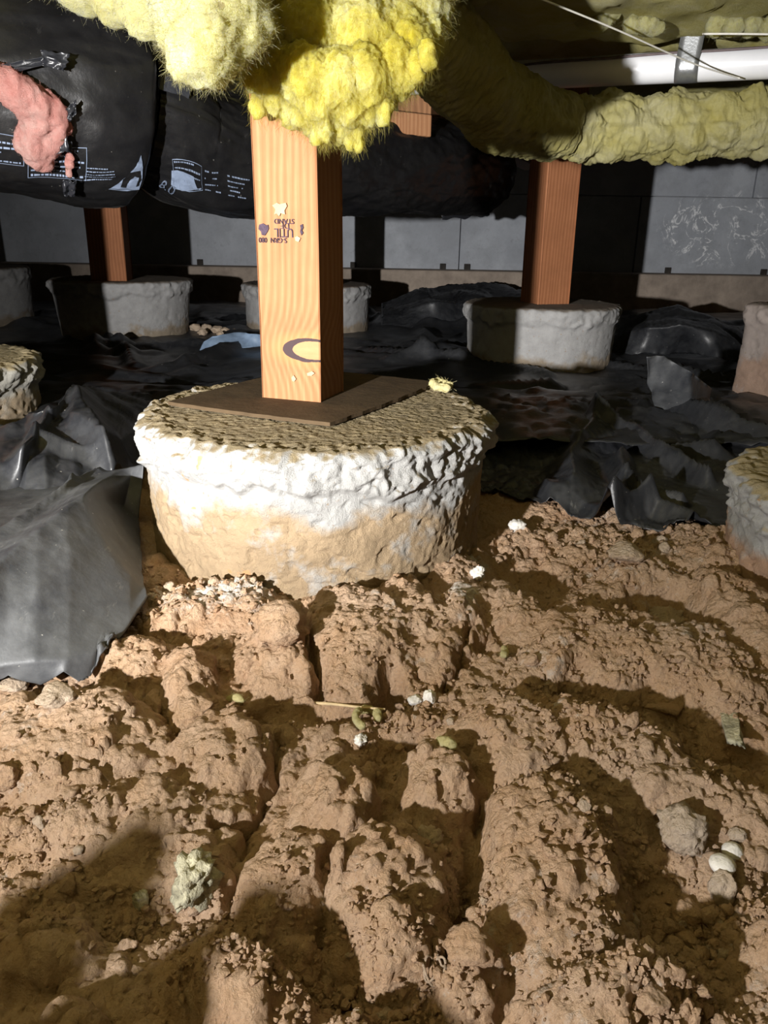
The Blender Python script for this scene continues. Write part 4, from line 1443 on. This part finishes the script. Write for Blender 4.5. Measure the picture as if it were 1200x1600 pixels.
net_sheet('plastic_sheet', [
    [(-260, 700, .09), (-100, 720, .10), (0, 760, .09), (60, 760, .09), (110, 752, .09), (150, 740, .09), (185, 735, .10), (210, 730, .11), (224, 726, .12)],
    [(-260, 950, .10), (-110, 940, .12), (-40, 915, .125), (10, 870, .13), (60, 830, .135), (100, 798, .137), (130, 776, .138), (190, 790, .07), (216, 810, .05)],
    [(-260, 1010, .08), (-110, 1000, .09), (-40, 975, .10), (10, 950, .10), (60, 920, .105), (110, 880, .11), (160, 850, .105), (205, 900, .075), (222, 905, .06)],
    [(-260, 1070, .045), (-110, 1060, .055), (-40, 1050, .06), (10, 1040, .062), (55, 1036, .062), (105, 1030, .060), (150, 1015, .058), (200, 975, .060), (230, 932, .062)],
    [(-260, 1100, .02), (-110, 1085, .03), (-40, 1076, .036), (15, 1056, .050), (62, 1076, .034), (100, 1052, .050), (130, 1074, .032), (165, 1024, .050), (226, 942, .056)],
], MAT['plastic_dusty'], 'dusty dark grey plastic sheet corner draped beside the big white pier', 711, it=3, amp=.005, fr=9, n=22, rag=.003, folds=[((130, 776), (-60, 920), .010, .014), ((225, 726), (130, 776), .008, .012), ((128, 790), (60, 1000), .003, .05)])
net_sheet('plastic_sheet', [
    [(-240, 640, .10), (-60, 660, .12), (30, 668, .12), (80, 650, .15), (135, 606, .14), (200, 612, .10), (262, 618, .07)],
    [(-240, 700, .12), (-30, 725, .12), (40, 715, .13), (85, 665, .13), (112, 648, .155), (165, 692, .13), (235, 665, .06)],
    [(-240, 760, .10), (-10, 780, .09), (30, 775, .08), (70, 720, .12), (112, 698, .12), (178, 755, .08), (222, 745, .06)],
    [(-240, 820, .07), (-10, 830, .05), (30, 822, .05), (75, 790, .08), (125, 768, .09), (180, 785, .05), (216, 770, .04)],
], MAT['plastic'], 'crumpled black plastic heaped between the rough left pier and the big white pier', 721, it=3, amp=.013, fr=11, n=30,
    folds=[((110, 650), (40, 795), .022, .035), ((110, 650), (186, 765), .020, .04), ((60, 742), (190, 748), .014, .022), ((135, 606), (60, 662), .02, .035), ((20, 720), (70, 700), .02, .04)])
net_sheet('plastic_sheet', [
    [(640, 556, .04), (760, 556, .05), (880, 560, .055), (960, 575, .06), (1040, 600, .06), (1120, 600, .06), (1320, 610, .06)],
    [(640, 620, .04), (770, 610, .05), (880, 625, .05), (980, 640, .06), (1050, 632, .07), (1120, 628, .07), (1320, 660, .06)],
    [(660, 680, .035), (780, 672, .045), (870, 690, .05), (942, 668, .07), (1040, 690, .06), (1120, 668, .08), (1320, 720, .06)],
    [(690, 735, .03), (800, 735, .04), (880, 735, .05), (970, 720, .06), (1050, 738, .06), (1130, 720, .06), (1320, 780, .05)],
    [(730, 770, .02), (830, 775, .04), (900, 785, .05), (950, 795, .06), (1020, 790, .05), (1100, 780, .06), (1320, 820, .04)],
    [(750, 790, .015), (850, 800, .03), (900, 812, .035), (960, 826, .04), (1020, 832, .04), (1090, 826, .045), (1320, 845, .04)],
], MAT['plastic'], 'crumpled black plastic sheet with sharp folds beside the big white pier', 731, it=2, amp=.016, fr=9, n=34,
    folds=[((935, 650), (1105, 735), .032, .022), ((935, 650), (880, 745), .035, .05), ((985, 705), (950, 790), .025, .02), ((890, 790), (1010, 765), .03, .022),
           ((1010, 765), (1120, 795), .024, .022), ((1010, 800), (930, 822), .022, .018), ((960, 742), (1060, 762), .022, .016), ((1050, 640), (1200, 690), .045, .035),
           ((780, 650), (900, 690), .022, .04), ((1060, 700), (1130, 700), .03, .03), ((840, 740), (900, 800), .02, .03), ((720, 600), (860, 590), .03, .05)])
net_sheet('plastic_sheet', [
    [(950, 502, .08), (1005, 488, .15), (1060, 480, .18), (1112, 494, .16), (1175, 520, .08)],
    [(945, 530, .09), (1010, 512, .15), (1062, 506, .17), (1118, 522, .14), (1170, 548, .08)],
    [(940, 560, .05), (1010, 552, .07), (1070, 550, .07), (1122, 562, .07), (1170, 568, .05)],
], MAT['plastic'], 'dark heap of black plastic bunched against the square reddish pier', 741, it=2, amp=.025, fr=7, n=26)
net_sheet('plastic_sheet', [
    [(1008, 557, .20), (1036, 556, .20), (1078, 580, .17), (1112, 608, .11)],
    [(1012, 600, .14), (1040, 602, .14), (1080, 616, .12), (1108, 624, .09)],
    [(1028, 645, .07), (1050, 645, .07), (1080, 650, .07), (1112, 640, .07)],
], MAT['plastic_dusty'], 'greyish flap of plastic standing up behind the crumpled folds', 751, it=4, amp=.006, fr=6, n=20)
net_sheet('plastic_sheet', [
    [(596, 474, .12), (660, 450, .19), (735, 442, .21), (840, 455, .15)],
    [(596, 500, .08), (680, 476, .15), (760, 470, .15), (845, 482, .10)],
    [(596, 522, .05), (690, 512, .06), (760, 512, .06), (845, 512, .05)],
], MAT['plastic'], 'bunched dark plastic lying in front of the foundation wall', 761, it=2, amp=.04, fr=5, n=30)
net_sheet('plastic_sheet', [
    [(318, 535, .085), (332, 526, .10), (368, 519, .11), (410, 523, .11)],
    [(311, 549, .06), (340, 544, .07), (380, 544, .07), (412, 541, .07)],
], MAT['plastic_blue'], 'small pale blue fold of plastic beyond the big pier', 771, it=4, amp=.006, fr=6, n=20)

# ------------------------------------------------------------------ stones, clods, gravel
ICO3 = ico(3); ICO4 = ico(4)


def rock_mesh(name, seed, lvl=3, ang=.5, rough=.16):
    V, F = (ICO4 if lvl == 4 else ICO3)
    V = V.copy()
    g = np.random.default_rng(seed)
    for _ in range(9):       # flat broken faces
        nrm = g.normal(size=3); nrm /= np.linalg.norm(nrm)
        dd = g.uniform(.55, .9)
        k = V @ nrm
        V = V - nrm * (np.clip(k - dd, 0, None) * ang * 1.6)[:, None]
    r = 1 + rough * fbm3(V[:, 0] * 1.6 + seed, V[:, 1] * 1.6, V[:, 2] * 1.6, 4, seed, .55) + rough * .6 * fbm3(V[:, 0] * 5 + seed, V[:, 1] * 5, V[:, 2] * 5, 2, seed + 7)
    V = V * r[:, None]
    V /= np.abs(V).max(0)
    return mesh_np(name, V, F)


def place(name, px, py, wpx, hpx, mat, label, cat='stone', group=None, seed=0, lvl=4, sink=.35, depth=1.0, ang=.5, rough=.22, zguess=.05):
    p = onz(px, py, zguess)
    for _ in range(4):
        z = gz(p.x, p.y); p = onz(px, py, z + .004)
    t = (p - CAM).dot(ROT @ Vector((0, 0, -1)))
    rx = wpx / 2 * t / FPX; rzv = hpx / 2 * t / FPX
    o = link(name, rock_mesh(name, seed, lvl, ang, rough), mat, loc=(p.x, p.y, gz(p.x, p.y) + rzv * (1 - 2 * sink) * .9))
    o.scale = (rx, (rx + rzv) / 2 * depth, rzv)
    o.rotation_euler = (0, 0, seed * 1.7)
    if depth == 1.0:
        o.scale = (rx, rx, rzv)
    tag(o, label, cat, group)
    return o


place('stone', 302, 1392, 100, 98, MAT['stone_green'], 'jagged grey green stone sitting in the dirt hollow', seed=1, sink=.2, rough=.5)
place('stone', 217, 1394, 28, 46, MAT['stone_green'], 'narrow upright chip of stone beside the grey green stone', seed=2, sink=.25)
place('stone', 1070, 1312, 84, 80, MAT['clod_pale'], 'big pitted pale clod among the pebbles in the gully', 'clod', seed=3, sink=.2, rough=.35)
place('stone', 1128, 1392, 48, 66, MAT['clod_pale'], 'tall pale stone below the smooth white pebble', seed=4, sink=.2)
place('stone', 1078, 1398, 52, 46, MAT['clod'], 'flat reddish stone leaning on the tall pale stone', seed=5, sink=.2)
place('white_pebble', 1128, 1356, 40, 26, MAT['stone_white'], 'smooth white pebble on top of the tall pale stone', seed=6, sink=-.25, ang=.1, rough=.06)
place('white_pebble', 1150, 1306, 34, 30, MAT['stone_white'], 'round white pebble beside the big pitted clod', seed=7, sink=.2, ang=.1, rough=.08)
place('white_pebble', 1088, 1264, 38, 32, MAT['stone_white'], 'whitish pebble above the big pitted clod', seed=8, sink=.2, ang=.3)
place('stone', 1158, 1282, 30, 22, MAT['clod_pale'], 'small pale stone up the bank from the round white pebble', seed=9)
place('stone', 808, 827, 30, 26, MAT['stone_white'], 'angular white stone by the foot of the big pier', seed=10, sink=.15)
place('stone', 746, 892, 28, 32, MAT['stone_white'], 'rough white lump on the dirt under the pier edge', seed=11, sink=.2, rough=.4)
place('stone', 884, 804, 22, 18, MAT['clod'], 'lone round clod at the edge of the black plastic', 'clod', seed=12, sink=.1)
place('stone', 975, 874, 58, 30, MAT['clod_pale'], 'flat pale stone beyond the deep hollow', seed=13, sink=.2)
place('stone', 1045, 955, 62, 50, MAT['clod_pale'], 'pale broken stone at the bottom of the deep hollow', seed=14, sink=.3, rough=.4)
place('stone', 14, 1240, 50, 56, MAT['clod'], 'dark clod casting a shadow on the big left mound', 'clod', seed=15, sink=.1, rough=.35)
place('stone', 672, 1268, 46, 36, MAT['clod_pale'], 'pale knobbly stone set into the middle mound', seed=16, sink=.35, rough=.35)
place('clod', 440, 1036, 104, 78, MAT['clod'], 'large cracked clod below the rubble at the pier foot', seed=17, sink=.30, rough=.3)
place('clod', 294, 1072, 88, 76, MAT['clod'], 'rounded clod at the end of the dusty plastic sheet', seed=18, sink=.28, rough=.3)
place('clod', 236, 1048, 60, 40, MAT['clod'], 'low clod beside the rounded clod by the plastic', seed=19, sink=.35)
place('clod', 740, 1476, 90, 80, MAT['clod'], 'smooth clod between the middle mound and the great slab of earth', seed=21, sink=.4, rough=.2)
place('clod', 960, 770 + 100, 10, 10, MAT['clod'], 'tiny clod behind the flat pale stone', seed=22)
place('clod', 545, 545 + 850, 10, 10, MAT['clod'], 'tiny clod on the middle mound', seed=23)
place('stone', 648, 1094, 24, 20, MAT['stone_white'], 'white chip just below the dark burrow hole', seed=24, sink=.2)
place('stone', 672, 1092, 24, 28, MAT['stone_white'], 'second white chip next to the dark burrow hole', seed=25, sink=.2)
place('stone', 526, 1118, 22, 18, MAT['stone_white'], 'white chip beside the curled yellow scrap', seed=26, sink=.2)
place('stone', 564, 1152, 24, 22, MAT['stone_white'], 'knobbly white bit below the curled yellow scrap', seed=27, sink=.2, rough=.4)
place('stone', 1022, 1540, 60, 60, MAT['clod'], 'brown clod at the shaded foot of the near bank', seed=28, sink=.35)
place('stone', 85, 1088, 60, 32, MAT['clod_pale'], 'pale stone poking out under the curled plastic lip', seed=29, sink=.2)
place('stone', 22, 1070, 50, 26, MAT['clod_pale'], 'pale stone under the far arch of the plastic lip', seed=30, sink=.2)

# pale crumbs beyond, between the two back piers
for i, (x, y, w) in enumerate(((306, 512, 22), (322, 513, 20), (338, 515, 18), (352, 517, 16), (366, 518, 12), (316, 519, 16), (345, 522, 14))):
    p = onz(x, y, .075)
    t = (p - CAM).length
    o = link('stone', rock_mesh('stone', 60 + i, 3, .5, .3), MAT['clod_pale'], loc=(p.x, p.y, .075))
    s_ = w / 2 * t / FPX
    o.scale = (s_, s_, s_ * .75)
    tag(o, 'pale lump of rubble beside the flared grey pier', 'stone', 'pale rubble by the flared pier')

# small clods: individuals with shared shapes
variants = [rock_mesh('dirt_clod', 80 + i, 3, .5, .3) for i in range(8)]
for v in variants:
    v.materials.append(MAT['clod'])
pale = [rock_mesh('dirt_clod', 90 + i, 3, .5, .3) for i in range(4)]
for v in pale:
    v.materials.append(MAT['clod_pale'])
ZONES = [(1080, 1430, 120, 130, 84, 'in the gully around the smooth white pebble'), (60, 1270, 60, 45, 22, 'beside the dark clod on the big left mound'),
         (640, 1120, 90, 45, 24, 'between the curled yellow scrap and the burrow hole'), (480, 1490, 150, 60, 24, 'in the shaded hollow below the middle mound'),
         (200, 1400, 160, 40, 18, 'around the jagged grey green stone'), (920, 1250, 60, 70, 16, 'on the back of the great slab of earth'),
         (1000, 1100, 140, 40, 16, 'in the shaded gully by the flat brown chip'), (890, 1100, 60, 70, 18, 'on the ridge above the great slab of earth'),
         (330, 950, 110, 30, 20, 'in the rubble at the foot of the big pier'), (720, 1430, 40, 90, 14, 'in the crack beside the great slab of earth'),
         (980, 850, 130, 30, 18, 'along the edge of the crumpled black plastic'), (580, 1560, 90, 50, 16, 'around the tangle of dry root'),
         (1050, 1540, 120, 60, 16, 'on the near bank below the gravelly gully')]
gr = random.Random(3)
cl = []
for (zx, zy, zw, zh, cnt, where) in ZONES:
    for _ in range(cnt):
        cl.append((gr.gauss(zx, zw * .55), gr.gauss(zy, zh * .55), gr.choice((10, 12, 14, 16, 18, 22, 28)), zy == 950, where))
cl = [c for c in cl if -10 < c[0] < 1210 and c[1] < 1600]
Pz = np.array([onz(c[0], c[1], .03)[:2] for c in cl])
Hz = ground(Pz[:, 0], Pz[:, 1])
for i, (c, p, h) in enumerate(zip(cl, Pz, Hz)):
    t = math.hypot(p[0], p[1], .4)
    s_ = c[2] / 2 * t / FPX
    is_pale = (c[3] and gr.random() < .8) or gr.random() < .15
    v = gr.choice(pale if is_pale else variants)
    o = link('dirt_clod', v, None, loc=(p[0], p[1], h + s_ * .2), rot=(gr.uniform(0, 6), gr.uniform(0, 6), gr.uniform(0, 6)))
    o.scale = (s_ * gr.uniform(.8, 1.2), s_ * gr.uniform(.8, 1.2), s_ * gr.uniform(.65, 1))
    tag(o, ('small pale clod lying ' if is_pale else 'small brown clod lying ') + c[4], 'clod', ('pale' if is_pale else 'brown') + ' clods ' + c[4])

# gravel: crumbs nobody could count
IV, IF = ico(1)
crumbs = 9000
zc = gr.choices(ZONES, weights=[z[2] * z[3] for z in ZONES], k=crumbs)
gp = np.array([onz(min(1300, max(-100, gr.gauss(z[0], z[2] * .8))), max(840, gr.gauss(z[1], z[3] * .8)), .03)[:2] for z in zc])
uni = rng.uniform(0, 1, (3500, 2)) * np.array([1.1, .62]) + np.array([-.5, .27])
gp = np.vstack([gp, uni])
gh = ground(gp[:, 0], gp[:, 1])
gs = np.clip(rng.lognormal(-6.45, .5, len(gp)), .0006, .0055) * (0.6 + 0.6 * gp[:, 1])
n_ = len(gp)
base = IV[None] * (1 + .35 * rng.normal(0, .5, (n_, len(IV), 1))) * gs[:, None, None] * rng.uniform(.6, 1.2, (n_, 1, 3))
base = base + np.stack([gp[:, 0], gp[:, 1], gh + gs * .3], -1)[:, None]
FF = (IF[None] + (np.arange(n_) * len(IV))[:, None, None]).reshape(-1, 3)
o = link('gravel', mesh_np('gravel', base.reshape(-1, 3), FF, False), MAT['clod'])
tag(o, 'fine dirt crumbs and gravel scattered in the hollows', 'gravel', kind='stuff')


# ------------------------------------------------------------------ scraps on the ground
def gpt(px, py, up=.0):
    p = onz(px, py, .04)
    for _ in range(5):
        p = onz(px, py, gz(p.x, p.y) + up)
    return p


def scrap(pix, r, label, seed, up=.004):
    S_ = []
    dense = [tuple(q[:2]) for q in catmull([(x, y, 0) for x, y in pix], 4)]
    for (x, y) in dense:
        p = gpt(x, y, up)
        S_.append((p, r * (p - CAM).length / FPX))
    o = blob('insulation_scrap', S_, .0013, seed, MAT['scrap'], [(.0012, 160, 'n')], it=5, fibres=250, flen=.0025, fwidth=.00008)
    tag(o, label, 'insulation scrap')


scrap([(566, 1134), (558, 1127), (555, 1119), (560, 1111), (571, 1108), (582, 1110), (591, 1116), (590, 1123)], 6.5, 'curled yellow insulation scrap beside the twig', 801, .012)
scrap([(788, 1014), (790, 1020), (787, 1023)], 6, 'small yellow speck of insulation on the sunlit slope', 811)
scrap([(688, 1158), (698, 1160), (706, 1164)], 9, 'yellow insulation scrap half buried above the middle mound', 821)
scrap([(358, 1092), (368, 1090), (376, 1094)], 6, 'yellow insulation scrap in the gully by the cracked clod', 831)
S_ = [(onz(x, y, ZTOP + .008), .0062) for x, y in ((676, 600), (678, 598), (683, 596), (687, 597), (691, 599), (696, 601), (701, 603), (682, 604), (687, 605), (692, 605), (697, 606))]
o = blob('insulation_scrap', S_, .0015, 841, MAT['scrap'], [(.002, 120, 'n')], it=2, fibres=300, flen=.004); tag(o, 'pale yellow insulation scrap resting on top of the big pier', 'insulation scrap')
# twig
a, b = gpt(474, 1098, .007), gpt(602, 1108, .007)
z_ = max(a.z, b.z)
o = link('twig', tube('twig', catmull([tuple(a), tuple(a.lerp(b, .35) + Vector((0, 0, .001))), tuple(a.lerp(b, .7)), tuple(b)], 8), np.linspace(.0017, .0008, 25), 8), M_plain('straw', (.55, .42, .24), .8, .2, 200, .2))
tag(o, 'thin straw coloured twig lying above the curled yellow scrap', 'twig')


def chip(pts, label, mat, seed, th=.003, name='bark_chip', cat='chip'):
    P = [gpt(x, y, .005) for x, y in pts]
    zm = max(p.z for p in P) - .002
    o = scrap_sheet(name, [Vector((p.x, p.y, p.z * .4 + zm * .6)) for p in P], None, mat, seed, .003, th, 16)
    tag(o, label, cat)


chip([(1008, 1110), (1030, 1099), (1082, 1104), (1060, 1116)], 'flat brown chip lying in the shaded gully', MAT['clod'], 31, .004)
chip([(1116, 1130), (1142, 1126), (1166, 1164), (1134, 1174)], 'mossy flat flake in the gully by the whitish pier', MAT['stone_green'], 33, .004, 'stone_flake', 'flake')
# dry curled root beside the near bank
bm = None
P0 = gpt(678, 1530, .0)
V_, F_ = [], []
C_ = []
for q in range(26):
    an = q * .55
    C_.append((P0.x + .007 * math.cos(an) * (1 - .01 * q), P0.y + .007 * math.sin(an), P0.z + .003 + .0045 * (1 + math.sin(q * 1.3))))
o = link('dry_root', tube('dry_root', catmull(C_, 4), .0008, 6), MAT['clod_pale'])
tag(o, 'little tangle of pale dry root in the dirt by the smooth clod', 'root')
